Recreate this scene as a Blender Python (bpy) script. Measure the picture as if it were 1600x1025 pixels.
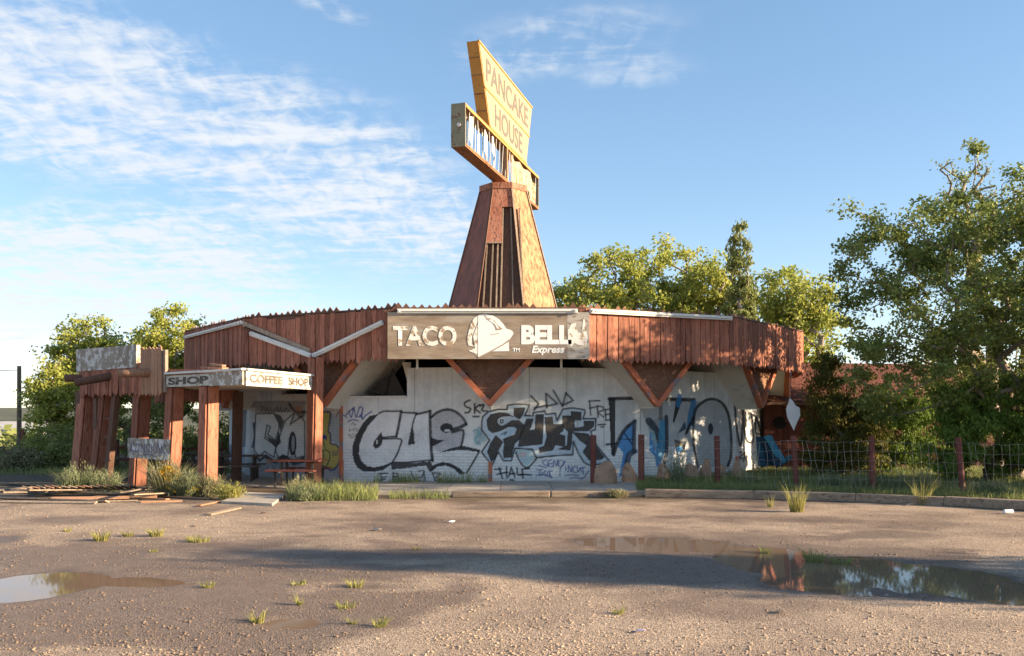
import bpy, bmesh, math, random
import numpy as np
from mathutils import Vector, Matrix
for o in list(bpy.data.objects): bpy.data.objects.remove(o)
scene = bpy.context.scene
C = scene.collection
R = math.radians
rnd = random.Random(7)
nr = np.random.default_rng(11)

# ------------------------------------------------------------------ camera, sky, sun, exposure
FPX, HC, YH = 1400.0, 1.86, 656.0          # focal length in photo pixels, eye height, horizon row
cam = bpy.data.objects.new('camera', bpy.data.cameras.new('camera')); C.objects.link(cam)
cam.location = (0, 0, HC); cam.rotation_euler = (R(90), 0, 0)
cam.data.sensor_width = 36; cam.data.lens = 36 * FPX / 1600
cam.data.shift_y = (YH - 512.5) / 1600
cam.data.clip_end = 6000; cam.data.clip_start = 0.1
scene.camera = cam
SUN_EL, SUN_AZ = R(16.0), R(102)             # azimuth from +Y towards +X
to_sun = Vector((math.sin(SUN_AZ) * math.cos(SUN_EL), math.cos(SUN_AZ) * math.cos(SUN_EL), math.sin(SUN_EL)))
sl = bpy.data.lights.new('sun', 'SUN'); sl.energy = 4.7; sl.angle = R(0.55); sl.color = (1.0, 0.78, 0.52)
sun = bpy.data.objects.new('sun', sl); C.objects.link(sun)
sun.rotation_euler = to_sun.to_track_quat('Z', 'Y').to_euler(); sun.location = to_sun * 80
world = bpy.data.worlds.new('World'); scene.world = world; world.use_nodes = True
scene.view_settings.view_transform = 'Standard'; scene.view_settings.look = 'None'
scene.view_settings.exposure = 1.76; scene.view_settings.gamma = 1

def build_world():
    nt = world.node_tree; N = nt.nodes; L = nt.links; N.clear()
    out = N.new('ShaderNodeOutputWorld'); bg = N.new('ShaderNodeBackground'); bg.inputs[1].default_value = 0.113
    sky = N.new('ShaderNodeTexSky'); sky.sky_type = 'NISHITA'; sky.sun_disc = False
    sky.sun_elevation = SUN_EL; sky.sun_rotation = SUN_AZ; sky.altitude = 2000
    sky.air_density = 1.0; sky.dust_density = 0.15; sky.ozone_density = 1.3
    tc = N.new('ShaderNodeTexCoord'); sp = N.new('ShaderNodeSeparateXYZ'); L.new(tc.outputs['Generated'], sp.inputs[0])
    def math_(op, a, b=None, clamp=False):
        n = N.new('ShaderNodeMath'); n.operation = op; n.use_clamp = clamp
        for i, v in enumerate((a, b)):
            if v is None: continue
            if isinstance(v, (int, float)): n.inputs[i].default_value = v
            else: L.new(v, n.inputs[i])
        return n.outputs[0]
    X, Y, Z = sp.outputs
    zz = math_('ADD', math_('MAXIMUM', Z, 0.0), 0.10)
    # a flat cloud deck seen from below: plane coordinates of the view ray
    px = math_('DIVIDE', X, zz); py = math_('DIVIDE', Y, zz)
    cb = N.new('ShaderNodeCombineXYZ'); L.new(px, cb.inputs[0]); L.new(py, cb.inputs[1])
    def mapped(rot, sc):
        m = N.new('ShaderNodeMapping'); L.new(cb.outputs[0], m.inputs[0]); m.inputs['Rotation'].default_value = (0, 0, rot); m.inputs['Scale'].default_value = sc
        return m.outputs[0]
    def noise(v, scale, det, rough=.55, dist=0.0):
        n = N.new('ShaderNodeTexNoise'); L.new(v, n.inputs['Vector']); n.inputs['Scale'].default_value = scale
        n.inputs['Detail'].default_value = det; n.inputs['Roughness'].default_value = rough; n.inputs['Distortion'].default_value = dist
        return n.outputs['Fac']
    def ramp(v, a, b):
        n = N.new('ShaderNodeMapRange'); n.interpolation_type = 'SMOOTHSTEP'; L.new(v, n.inputs[0])
        n.inputs[1].default_value = a; n.inputs[2].default_value = b
        return n.outputs[0]
    streak = noise(mapped(R(28), (1.6, 3.6, 1)), 2.2, 8, .62, .4)      # long wisps
    ripple = noise(mapped(R(-14), (17, 9, 1)), 1.0, 3, .55, .6)     # mackerel ripples
    fine = noise(mapped(R(10), (1.5, 2.5, 1)), 9.0, 6, .6)
    big = noise(mapped(0, (1, 1, 1)), .55, 2, .5)
    # cloud banks: discs and ovals on the deck (deck x, deck y, radius x, radius y, angle, weight)
    banks = None
    az = math_('DIVIDE', X, math_('MAXIMUM', Y, .05)); el = math_('DIVIDE', Z, math_('MAXIMUM', Y, .05))
    ae = N.new('ShaderNodeCombineXYZ'); L.new(az, ae.inputs[0]); L.new(el, ae.inputs[1])
    for (cx, cy, rx, ry, ang, w) in ((-.52, .375, .34, .12, R(-14), 1.15), (-.24, .285, .28, .11, R(-22), 1.1), (-.09, .225, .15, .06, R(-22), .95),
                                     (-.46, .165, .29, .10, R(2), 1.2), (-.28, .12, .20, .03, R(-6), .8), (-.52, .09, .2, .07, 0, .8), (.05, .42, .16, .05, R(10), .52), (.12, .395, .10, .04, R(-5), .4),
                                     (-.2, .46, .06, .018, R(-20), .5), (-.62, .43, .2, .08, R(-10), .8)):
        m = N.new('ShaderNodeMapping'); m.vector_type = 'TEXTURE'; L.new(ae.outputs[0], m.inputs[0])
        m.inputs['Location'].default_value = (cx, cy, 0); m.inputs['Rotation'].default_value = (0, 0, ang); m.inputs['Scale'].default_value = (rx, ry, 1)
        ln = N.new('ShaderNodeVectorMath'); ln.operation = 'LENGTH'; L.new(m.outputs[0], ln.inputs[0])
        r = N.new('ShaderNodeMapRange'); r.interpolation_type = 'SMOOTHERSTEP'; L.new(ln.outputs['Value'], r.inputs[0])
        r.inputs[1].default_value = 1.35; r.inputs[2].default_value = 0.1; r.inputs[3].default_value = 0; r.inputs[4].default_value = w
        banks = r.outputs[0] if banks is None else math_('MAXIMUM', banks, r.outputs[0])
    front = ramp(Y, .0, .25)
    banks = math_('MULTIPLY', banks, front)
    behind = math_('MULTIPLY', math_('SUBTRACT', 1.0, front), math_('MULTIPLY', ramp(big, .45, .7), .8))
    banks = math_('MAXIMUM', banks, behind)
    tex = math_('ADD', math_('MULTIPLY', streak, .60), math_('ADD', math_('MULTIPLY', ripple, .30), math_('MULTIPLY', fine, .10)))
    dens = ramp(math_('ADD', math_('MULTIPLY', banks, .10), tex), .475, .70)
    dens = math_('MULTIPLY', math_('MULTIPLY', dens, ramp(banks, .0, .75)), .95)
    hz = math_('MULTIPLY', ramp(Z, .14, .0), .22)                        # pale air low down
    cloud = N.new('ShaderNodeRGB'); cloud.outputs[0].default_value = (2.35, 2.45, 2.6, 1)
    hsv = N.new('ShaderNodeHueSaturation'); hsv.inputs['Saturation'].default_value = 1.40; hsv.inputs['Value'].default_value = 1.2; gm = N.new('ShaderNodeGamma'); gm.inputs[1].default_value = .64; L.new(sky.outputs[0], gm.inputs[0]); L.new(gm.outputs[0], hsv.inputs['Color'])
    mx = N.new('ShaderNodeMixRGB'); L.new(math_('MAXIMUM', dens, hz), mx.inputs[0]); tn = N.new('ShaderNodeMixRGB'); tn.blend_type = 'MULTIPLY'; tn.inputs[0].default_value = 1; L.new(hsv.outputs[0], tn.inputs[1]); tn.inputs[2].default_value = (1.02, .93, .90, 1); L.new(tn.outputs[0], mx.inputs[1]); L.new(cloud.outputs[0], mx.inputs[2])
    L.new(mx.outputs[0], bg.inputs[0]); L.new(bg.outputs[0], out.inputs[0])
build_world()

# ------------------------------------------------------------------ helpers
def P(px, py, Y):                      # the point at depth Y seen at a photo pixel (used to measure places)
    return Vector(((px - 800) / FPX * Y, Y, HC + (YH - py) / FPX * Y))
def G(px, py, z=0.0):                  # the ground point seen at a photo pixel
    Y = (HC - z) * FPX / (py - YH); return Vector(((px - 800) / FPX * Y, Y, z))
def ray_plane(px, py, p0, n):
    d = Vector(((px - 800) / FPX, 1, (YH - py) / FPX)); o = Vector((0, 0, HC))
    return o + d * ((Vector(p0) - o).dot(n) / d.dot(n))
MAT = {}
def mat(name, col, col2=None, rough=.85, nscale=3.0, stretch=(1, 1, 1), lo=.35, hi=.65, bump=0.0, bscale=40.0, bstretch=None,
        metal=0.0, rand=0.0, spots=None, spot_scale=6.0, spot_lo=.56, spot_hi=.62, spec=.3, attr=None, trans=0.0, coord='Object'):
    m = bpy.data.materials.new(name); m.use_nodes = True; MAT[name] = m
    nt = m.node_tree; N = nt.nodes; L = nt.links
    b = N['Principled BSDF']; b.inputs['Roughness'].default_value = rough; b.inputs['Metallic'].default_value = metal
    b.inputs['Specular IOR Level'].default_value = spec
    tc = N.new('ShaderNodeTexCoord'); mp = N.new('ShaderNodeMapping'); L.new(tc.outputs[coord], mp.inputs[0]); mp.inputs['Scale'].default_value = stretch
    oi = N.new('ShaderNodeObjectInfo')
    if rand:
        cbn = N.new('ShaderNodeVectorMath'); cbn.operation = 'SCALE'; cbn.inputs[0].default_value = (37, 91, 53); L.new(oi.outputs['Random'], cbn.inputs['Scale']); L.new(cbn.outputs[0], mp.inputs['Location'])
    def noise(scale, det=5, src=mp):
        n = N.new('ShaderNodeTexNoise'); L.new(src.outputs[0], n.inputs['Vector']); n.inputs['Scale'].default_value = scale; n.inputs['Detail'].default_value = det; n.inputs['Roughness'].default_value = .62
        return n.outputs['Fac']
    def rng(v, a, b_):
        r = N.new('ShaderNodeMapRange'); L.new(v, r.inputs[0]); r.inputs[1].default_value = a; r.inputs[2].default_value = b_; return r.outputs[0]
    def mix(f, a, c):
        x = N.new('ShaderNodeMixRGB')
        if isinstance(f, float): x.inputs[0].default_value = f
        else: L.new(f, x.inputs[0])
        for i, v in ((1, a), (2, c)):
            if isinstance(v, tuple): x.inputs[i].default_value = v + (1,) if len(v) == 3 else v
            else: L.new(v, x.inputs[i])
        return x.outputs[0]
    c = mix(rng(noise(nscale), lo, hi), tuple(col), tuple(col2 or col))
    if attr:
        a = N.new('ShaderNodeAttribute'); a.attribute_name = attr; c = mix(a.outputs['Fac'], c, tuple(col2 or col))
    if spots: c = mix(rng(noise(spot_scale, 7), spot_lo, spot_hi), c, tuple(spots))
    if rand:
        h = N.new('ShaderNodeHueSaturation'); L.new(c, h.inputs['Color'])
        r = N.new('ShaderNodeMapRange'); L.new(oi.outputs['Random'], r.inputs[0]); r.inputs[3].default_value = 1 - rand; r.inputs[4].default_value = 1 + rand; L.new(r.outputs[0], h.inputs['Value'])
        c = h.outputs[0]
    L.new(c, b.inputs['Base Color'])
    if bump:
        mp2 = N.new('ShaderNodeMapping'); L.new(tc.outputs[coord], mp2.inputs[0]); mp2.inputs['Scale'].default_value = bstretch or stretch
        bn = N.new('ShaderNodeBump'); bn.inputs['Strength'].default_value = bump; bn.inputs['Distance'].default_value = .02
        L.new(noise(bscale, 4, mp2), bn.inputs['Height']); L.new(bn.outputs[0], b.inputs['Normal'])
    if trans:
        t = N.new('ShaderNodeBsdfTranslucent'); L.new(c, t.inputs['Color']); ms = N.new('ShaderNodeMixShader'); ms.inputs[0].default_value = trans
        L.new(b.outputs[0], ms.inputs[1]); L.new(t.outputs[0], ms.inputs[2]); L.new(ms.outputs[0], N['Material Output'].inputs[0])
    return m
def tag(o, label=None, cat=None, group=None, kind=None):
    if label: o['label'] = label
    if cat: o['category'] = cat
    if group: o['group'] = group
    if kind: o['kind'] = kind
    return o
def thing(name, loc, label, cat, group=None):
    o = bpy.data.objects.new(name, None); o.location = loc; o.empty_display_size = .2; C.objects.link(o)
    return tag(o, label, cat, group)
def adopt(o, parent):
    o.parent = parent
    if parent is not None and parent.type == 'EMPTY': o.matrix_parent_inverse = Matrix.Translation(parent.location).inverted()
    return o
def inst(name, me, M, parent=None):
    o = bpy.data.objects.new(name, me); C.objects.link(o); o.matrix_basis = M
    return adopt(o, parent) if parent else o
def raw_mesh(name, v, quads=None, tris=None, m=None, smooth=False):
    v = np.asarray(v, dtype=np.float32).reshape(-1, 3)
    parts = []
    if quads is not None and len(quads): parts.append((np.asarray(quads, dtype=np.int32).reshape(-1, 4), 4))
    if tris is not None and len(tris): parts.append((np.asarray(tris, dtype=np.int32).reshape(-1, 3), 3))
    me = bpy.data.meshes.new(name); me.vertices.add(len(v)); me.vertices.foreach_set('co', v.ravel())
    li = np.concatenate([p.ravel() for p, k in parts]); tot = np.concatenate([np.full(len(p), k, np.int32) for p, k in parts])
    st = np.concatenate([[0], np.cumsum(tot)[:-1]]).astype(np.int32)
    me.loops.add(len(li)); me.loops.foreach_set('vertex_index', li)
    me.polygons.add(len(tot)); me.polygons.foreach_set('loop_start', st); me.polygons.foreach_set('loop_total', tot)
    if smooth: me.polygons.foreach_set('use_smooth', np.ones(len(tot), bool))
    me.update(calc_edges=True)
    if m is not None: me.materials.append(m)
    return me
class MB:
    def __init__(s): s.v = []; s.f = []
    def poly(s, pts, idx=None):
        b = len(s.v); s.v += [tuple(p) for p in pts]
        for f in (idx or [tuple(range(len(pts)))]): s.f.append(tuple(b + i for i in f))
        return s
    def box(s, c, size, M=None):
        x, y, z = (d / 2 for d in size); c = Vector(c)
        pts = [Vector(p) for p in ((-x, -y, -z), (x, -y, -z), (x, y, -z), (-x, y, -z), (-x, -y, z), (x, -y, z), (x, y, z), (-x, y, z))]
        if M is not None: pts = [M @ p for p in pts]
        return s.poly([c + p for p in pts], [(3, 2, 1, 0), (4, 5, 6, 7), (0, 1, 5, 4), (1, 2, 6, 5), (2, 3, 7, 6), (3, 0, 4, 7)])
    def beam(s, p0, p1, w, h, up=(0, 0, 1), end=1.0):
        p0, p1 = Vector(p0), Vector(p1); d = (p1 - p0).normalized(); x = d.cross(Vector(up)).normalized(); y = x.cross(d).normalized()
        pts = []
        for p, k in ((p0, 1.0), (p1, end)):
            for a, b in ((-1, -1), (1, -1), (1, 1), (-1, 1)): pts.append(p + x * a * w / 2 * k + y * b * h / 2 * k)
        return s.poly(pts, [(0, 1, 2, 3), (7, 6, 5, 4), (0, 4, 5, 1), (1, 5, 6, 2), (2, 6, 7, 3), (3, 7, 4, 0)])
    def tube(s, pts, rad, n=6, cap=True):
        pts = [Vector(p) for p in pts]; b = len(s.v)
        for i, p in enumerate(pts):
            d = (pts[min(i + 1, len(pts) - 1)] - pts[max(i - 1, 0)]).normalized()
            u = Vector((0, 0, 1)) if abs(d.z) < .9 else Vector((1, 0, 0)); x = d.cross(u).normalized(); y = x.cross(d)
            r = rad[i] if isinstance(rad, (list, tuple)) else rad
            s.v += [tuple(p + x * r * math.cos(6.28319 * k / n) + y * r * math.sin(6.28319 * k / n)) for k in range(n)]
        for i in range(len(pts) - 1):
            for k in range(n):
                a = b + i * n + k; c = b + i * n + (k + 1) % n; s.f.append((a, c, c + n, a + n))
        if cap: s.f.append(tuple(b + k for k in range(n))[::-1]); s.f.append(tuple(b + (len(pts) - 1) * n + k for k in range(n)))
        return s
    def prism(s, loop, off):             # a planar outline given thickness along a vector
        loop = [Vector(p) for p in loop]; off = Vector(off); n = len(loop)
        return s.poly(loop + [p + off for p in loop], [tuple(range(n)), tuple(range(2 * n - 1, n - 1, -1))] + [(i, i + n, (i + 1) % n + n, (i + 1) % n) for i in range(n)])
    def mesh(s, name, m, smooth=False):
        me = bpy.data.meshes.new(name); me.from_pydata(s.v, [], s.f)
        bm = bmesh.new(); bm.from_mesh(me); bmesh.ops.recalc_face_normals(bm, faces=bm.faces); bm.to_mesh(me); bm.free()
        if smooth: me.polygons.foreach_set('use_smooth', [True] * len(me.polygons))
        if m is not None: me.materials.append(m)
        return me
    def build(s, name, m, parent=None, smooth=False):
        o = bpy.data.objects.new(name, s.mesh(name, m, smooth)); C.objects.link(o)
        return adopt(o, parent) if parent else o
def text_mesh(body, place, m, name, bold=0.0, width=1.0, space=1.0):
    cu = bpy.data.curves.new(name, 'FONT'); cu.body = body; cu.size = 1; cu.offset = bold; cu.resolution_u = 4; cu.space_character = space
    t = bpy.data.objects.new(name + '_tmp', cu); C.objects.link(t)
    me = bpy.data.meshes.new_from_object(t.evaluated_get(bpy.context.evaluated_depsgraph_get())); bpy.data.objects.remove(t)
    xs = [v.co.x for v in me.vertices]; ys = [v.co.y for v in me.vertices]; x0, x1, y0, y1 = min(xs), max(xs), min(ys), max(ys)
    for v in me.vertices: v.co = place((v.co.x - x0) / (x1 - x0), (v.co.y - y0) / (y1 - y0))
    me.name = name; me.materials.clear(); me.materials.append(m)
    return me
def vnoise(x, y, seed=0):                # cheap smooth value noise on arrays
    xi = np.floor(x).astype(np.int64); yi = np.floor(y).astype(np.int64); fx = x - xi; fy = y - yi
    fx = fx * fx * (3 - 2 * fx); fy = fy * fy * (3 - 2 * fy)
    def h(a, b):
        n = (a * 374761393 + b * 668265263 + seed * 974634777) & 0x7fffffff; n = ((n ^ (n >> 13)) * 1274126177) & 0x7fffffff
        return ((n ^ (n >> 16)) & 0xffff) / 65535.0
    return (h(xi, yi) * (1 - fx) + h(xi + 1, yi) * fx) * (1 - fy) + (h(xi, yi + 1) * (1 - fx) + h(xi + 1, yi + 1) * fx) * fy
def fbm(x, y, seed=0, o=4):
    r = 0; a = .5
    for i in range(o): r = r + a * vnoise(x * 2 ** i, y * 2 ** i, seed + i); a *= .5
    return r
def sstep(a, b, x): t = np.clip((x - a) / (b - a), 0, 1); return t * t * (3 - 2 * t)

# ------------------------------------------------------------------ materials
mat('red_board', (.265, .095, .057), (.37, .155, .10), nscale=2.2, stretch=(7, 7, .9), bump=.5, bscale=9, bstretch=(9, 9, .7), rand=.30, spots=(.16, .055, .035), spot_scale=3.5)
mat('bleached_board', (.32, .17, .10), (.42, .24, .15), nscale=2, stretch=(7, 7, .9), bump=.5, bscale=9, bstretch=(9, 9, .7), rand=.2, spots=(.22, .12, .08))
mat('dark_board', (.10, .055, .040), (.16, .085, .055), nscale=3, stretch=(6, 6, 1), bump=.4, bscale=10, rand=.25)
mat('picket_wood', (.17, .085, .055), (.26, .13, .085), nscale=3, stretch=(6, 6, 1), bump=.4, bscale=10, rand=.3)
mat('grey_wood', (.23, .17, .125), (.36, .28, .21), nscale=2.5, stretch=(5, 5, 1.2), bump=.6, bscale=12, rand=.18, spots=(.15, .10, .07))
mat('orange_trim', (.42, .13, .065), (.50, .17, .09), nscale=3, bump=.2, spots=(.20, .17, .18), spot_scale=3.2, spot_lo=.55, spot_hi=.6)
mat('cream_soffit', (.72, .68, .60), (.62, .58, .50), nscale=1.2, bump=.15, spots=(.46, .40, .33), spot_scale=2.4, spot_lo=.6, spot_hi=.75)
mat('shingle', (.17, .085, .052), (.25, .13, .08), nscale=7, bump=.4, bscale=20, rand=.15)
mat('interior', (.035, .03, .028), (.05, .045, .04))
mat('hole_dark', (.006, .005, .005), (.01, .008, .007))  # near black, stands for the darkness inside the vent hole
mat('white_metal', (.72, .70, .66), (.60, .58, .54), rough=.5, nscale=4, stretch=(1, 1, 4), spots=(.38, .30, .24), spot_scale=7, spot_lo=.6, spot_hi=.66)
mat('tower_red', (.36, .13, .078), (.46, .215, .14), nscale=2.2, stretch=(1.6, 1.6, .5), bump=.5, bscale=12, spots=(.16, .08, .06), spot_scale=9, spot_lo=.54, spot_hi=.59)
mat('tower_shaded', (.19, .09, .07), (.32, .13, .095), nscale=1.8, stretch=(1.4, 1.4, .4), bump=.5, bscale=12, spots=(.34, .13, .09), spot_scale=5, spot_lo=.55, spot_hi=.6)  # flaking paint, darkened for the side away from the sun
mat('tower_sunlit', (.31, .15, .078), (.46, .28, .155), nscale=3, stretch=(3.2, 3.2, .8), bump=.6, bscale=14, spots=(.24, .085, .05), spot_scale=3.6, spot_lo=.50, spot_hi=.62)  # flaking paint, lightened for the side towards the sun
mat('sign_yellow', (.31, .245, .155), (.34, .27, .175), rough=.55, nscale=2, spots=(.24, .16, .075), spot_scale=4, spot_lo=.58, spot_hi=.7)
mat('sign_orange', (.52, .25, .06), (.58, .31, .08), rough=.5, nscale=2, spots=(.30, .13, .04), spot_scale=6, spot_lo=.62, spot_hi=.68)
mat('sign_letter', (.125, .11, .093), (.15, .13, .11), rough=.6, nscale=6)
mat('sign_seam', (.55, .30, .08), (.5, .28, .08))
mat('sign_box', (.24, .22, .14), (.30, .26, .17), rough=.6, nscale=4, spots=(.20, .10, .05), spot_scale=5)
mat('sign_pan', (.30, .14, .06), (.36, .20, .10), rough=.6, nscale=3, spots=(.14, .07, .04), spot_scale=5)
mat('torn_tan', (.40, .30, .18), (.48, .38, .25), nscale=3, spots=(.22, .12, .06), spot_scale=5)
mat('tube_white', (.80, .77, .70), (.70, .66, .58), rough=.35)
mat('plywood', (.22, .165, .12), (.35, .275, .205), nscale=1.6, stretch=(.7, 1, 3.2), bump=.3, bscale=14, bstretch=(1, 1, 8), spots=(.36, .33, .29), spot_scale=1.7, spot_lo=.52, spot_hi=.72)
mat('plywood_grey', (.36, .33, .29), (.46, .42, .37), nscale=2.2, stretch=(1, 1, 3), bump=.3, bscale=14, spots=(.25, .2, .15), spot_scale=4)
mat('sign_white', (.84, .83, .80), (.80, .79, .77), rough=.7, nscale=5, spots=(.46, .38, .29), spot_scale=9, spot_lo=.66, spot_hi=.72)
mat('sign_white_worn', (.82, .79, .72), (.76, .72, .64), rough=.8, nscale=5, spots=(.38, .27, .17), spot_scale=7, spot_lo=.53, spot_hi=.58)
mat('sign_brown_line', (.36, .28, .20), (.40, .31, .23), nscale=6)
mat('beam_white', (.60, .57, .51), (.50, .46, .40), nscale=3, stretch=(1, 1, 2), spots=(.30, .25, .19), spot_scale=5, spot_lo=.5, spot_hi=.64, bump=.2)
mat('beam_letter', (.075, .06, .05), (.13, .105, .085), nscale=8, spots=(.42, .38, .32), spot_scale=12, spot_lo=.57, spot_hi=.62)
mat('beam_letter_faded', (.10, .085, .07), (.20, .175, .15), nscale=5, spots=(.45, .42, .36), spot_scale=8, spot_lo=.58, spot_hi=.66)
mat('peeling_panel', (.25, .20, .155), (.36, .31, .26), nscale=3, bump=.3, spots=(.60, .58, .54), spot_scale=5, spot_lo=.50, spot_hi=.56)
mat('concrete', (.42, .37, .31), (.34, .29, .24), nscale=2.0, bump=.4, bscale=30, spots=(.24, .19, .15), spot_scale=4, spot_lo=.58, spot_hi=.7, rand=.08)
mat('timber_kerb', (.22, .16, .115), (.33, .255, .19), nscale=2, stretch=(1, 6, 6), bump=.6, bscale=10, bstretch=(1, 8, 8), spots=(.15, .10, .07), spot_scale=3)
mat('fence_red', (.12, .035, .028), (.18, .065, .05), rough=.7, nscale=4, spots=(.22, .11, .09), spot_scale=9, spot_lo=.6, spot_hi=.66)
mat('annex_board', (.085, .026, .02), (.12, .04, .03), nscale=3, stretch=(5, 5, 1), rand=.25)
mat('wire', (.42, .38, .33), (.34, .27, .21), rough=.5, metal=.4)
mat('rock', (.33, .20, .13), (.42, .28, .19), nscale=3, bump=.7, bscale=14, spots=(.24, .14, .10), rand=.12)
mat('stone', (.46, .34, .245), (.17, .12, .09), nscale=2.5, lo=.5, hi=.9, attr='tone')
mat('blue_paint', (.03, .13, .20), (.05, .24, .32), nscale=3, rand=.6, bump=.2)
mat('blue_dark', (.014, .045, .085), (.025, .085, .13), nscale=3, rand=.4, bump=.2)
mat('table_dark', (.075, .06, .05), (.11, .085, .065), rough=.7, rand=.2)
mat('table_red', (.12, .035, .027), (.17, .055, .04), rough=.7, rand=.15)
mat('iron', (.05, .045, .04), (.08, .07, .06), rough=.6, metal=.3)
mat('bark', (.20, .155, .12), (.30, .245, .195), nscale=6, stretch=(3, 3, .8), bump=.6, bscale=18)
mat('bark_dark', (.11, .085, .065), (.17, .135, .105), nscale=6, stretch=(3, 3, .8), bump=.6, bscale=18)
mat('leaf_cotton', (.50, .48, .11), (.32, .36, .08), nscale=1.1, attr='tone', trans=.5, rough=.6)
mat('leaf_olive', (.32, .33, .10), (.19, .22, .065), nscale=1.0, attr='tone', trans=.35, rough=.6)
mat('leaf_elm', (.31, .33, .085), (.17, .22, .055), nscale=.9, attr='tone', trans=.32, rough=.5)
mat('leaf_poplar', (.34, .32, .12), (.2, .24, .07), nscale=1.2, attr='tone', trans=.35, rough=.6)
mat('juniper_green', (.23, .32, .055), (.12, .19, .032), nscale=2.0, attr='tone', trans=.25, rough=.7)
mat('juniper_rust', (.22, .15, .026), (.09, .105, .02), nscale=1.6, attr='tone', trans=.25, rough=.7)
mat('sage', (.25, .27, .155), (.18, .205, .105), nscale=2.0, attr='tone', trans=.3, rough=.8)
mat('dry_brush', (.33, .30, .18), (.22, .21, .11), nscale=2.0, attr='tone', trans=.3, rough=.8)
mat('yellow_flower', (.62, .42, .02), (.50, .32, .02), nscale=3, trans=.3)
mat('grass_green', (.17, .225, .06), (.25, .27, .10), nscale=.8, attr='tone', trans=.4, rough=.7)
mat('grass_lot', (.26, .28, .07), (.36, .33, .11), nscale=.8, attr='tone', trans=.4, rough=.7)
mat('hill', (.085, .09, .055), (.13, .125, .075), nscale=.02, lo=.4, hi=.6, spots=(.05, .06, .035), spot_scale=.05)
mat('house_white', (.74, .72, .68), (.66, .64, .6), nscale=1)
mat('house_roof', (.46, .45, .44), (.38, .37, .36), nscale=1)
mat('window_dark', (.04, .05, .06), (.06, .07, .08), rough=.15, spec=.5)
mat('pole_wood', (.13, .095, .07), (.20, .15, .115), nscale=4, stretch=(4, 4, .6), bump=.5)
mat('plastic_white', (.82, .82, .82), (.74, .74, .74), rough=.4)
mat('wrapper', (.42, .26, .46), (.62, .52, .60), rough=.35, nscale=20)
mat('red_roof', (.10, .033, .023), (.15, .055, .036), nscale=2, bump=.4, rand=.2)

# ------------------------------------------------------------------ ground with puddle hollows
PUD = [  # px ellipse: cx, cy, rx, ry, depth
    (60, 915, 130, 25, .035), (210, 908, 140, 13, .02), (0, 925, 90, 24, .03), (300, 903, 60, 6, .012),
    (1240, 885, 105, 34, .03), (1360, 893, 150, 26, .035), (1480, 912, 150, 24, .03), (1600, 925, 110, 24, .03),
    (985, 846, 95, 13, .022), (1095, 854, 80, 12, .020), (1160, 868, 60, 20, .018), (462, 972, 52, 10, .018), (0, 842, 45, 9, .014), (1210, 862, 70, 14, .018)]
WATER_Z = -.014
def ground_h(x, y):
    # gentle relief, hollows, and the land dropping away far behind
    z = (fbm(x * .45 + 7, y * .45, 3) - .47) * .022 + (fbm(x * 2.3, y * 2.3, 5) - .47) * .008
    dep = np.zeros_like(x)
    yy = np.maximum(y, 3.0); px = 800 + x / yy * FPX; py = YH + HC * FPX / yy
    wob = (fbm(x * 1.1, y * 1.1, 9) - .47) * 1.1 + (fbm(x * 4, y * 4, 19) - .47) * .35
    for cx, cy, rx, ry, d in PUD:
        c = G(cx, cy); hx = rx / FPX * c.y; hy = abs(G(cx, cy - ry).y - G(cx, cy + ry).y) / 2
        r = np.sqrt(((x - c.x) / hx) ** 2 + ((y - c.y) / hy) ** 2) + wob
        dep = np.maximum(dep, d * (1 - sstep(.35, 1.25, r)) * 1.25)
    z = z * (1 - sstep(25, 40, y)) - dep
    return z - 6.0 * sstep(48, 230, y) - .02 * sstep(30, 60, np.abs(x))
def wet_field(Xg, Yg, Z):      # where the lot is damp: round the puddles and where rain drained
    n1 = fbm(Xg * .5, Yg * .9, 31); n2 = fbm(Xg * 2.2, Yg * 2.2, 41)
    wet = 1 - sstep(WATER_Z - .002, WATER_Z + .014 + .020 * n2, Z + (n1 - .47) * .03)
    # damp ground where rain drained across the near left of the lot
    px = 800 + Xg / np.maximum(Yg, 3) * FPX; py = YH + HC * FPX / np.maximum(Yg, 3)
    damp = np.clip(1 - ((px - 180) / 640) ** 2, 0, 1) * np.clip(1 - ((py - 930) / 115) ** 2, 0, 1)
    damp = sstep(.30, .62, damp * .95 + (n1 - .47) * 1.3 + (n2 - .47) * .5)
    damp2 = np.clip(1 - ((px - 1180) / 420) ** 2, 0, 1) * np.clip(1 - ((py - 876) / 62) ** 2, 0, 1)
    damp2 = sstep(.35, .6, damp2 + (n1 - .47) * 1.0 + (n2 - .47) * .3)
    damp3 = np.clip(1 - ((px - 780) / 130) ** 2, 0, 1) * np.clip(1 - ((py - 829) / 10) ** 2, 0, 1)
    wet = np.maximum.reduce([wet, damp * .78, damp2 * .8, sstep(.4, .6, damp3 + (n1 - .47)) * .6])
    wet = np.where(Yg > 24, 0, wet)
    return wet
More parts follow.
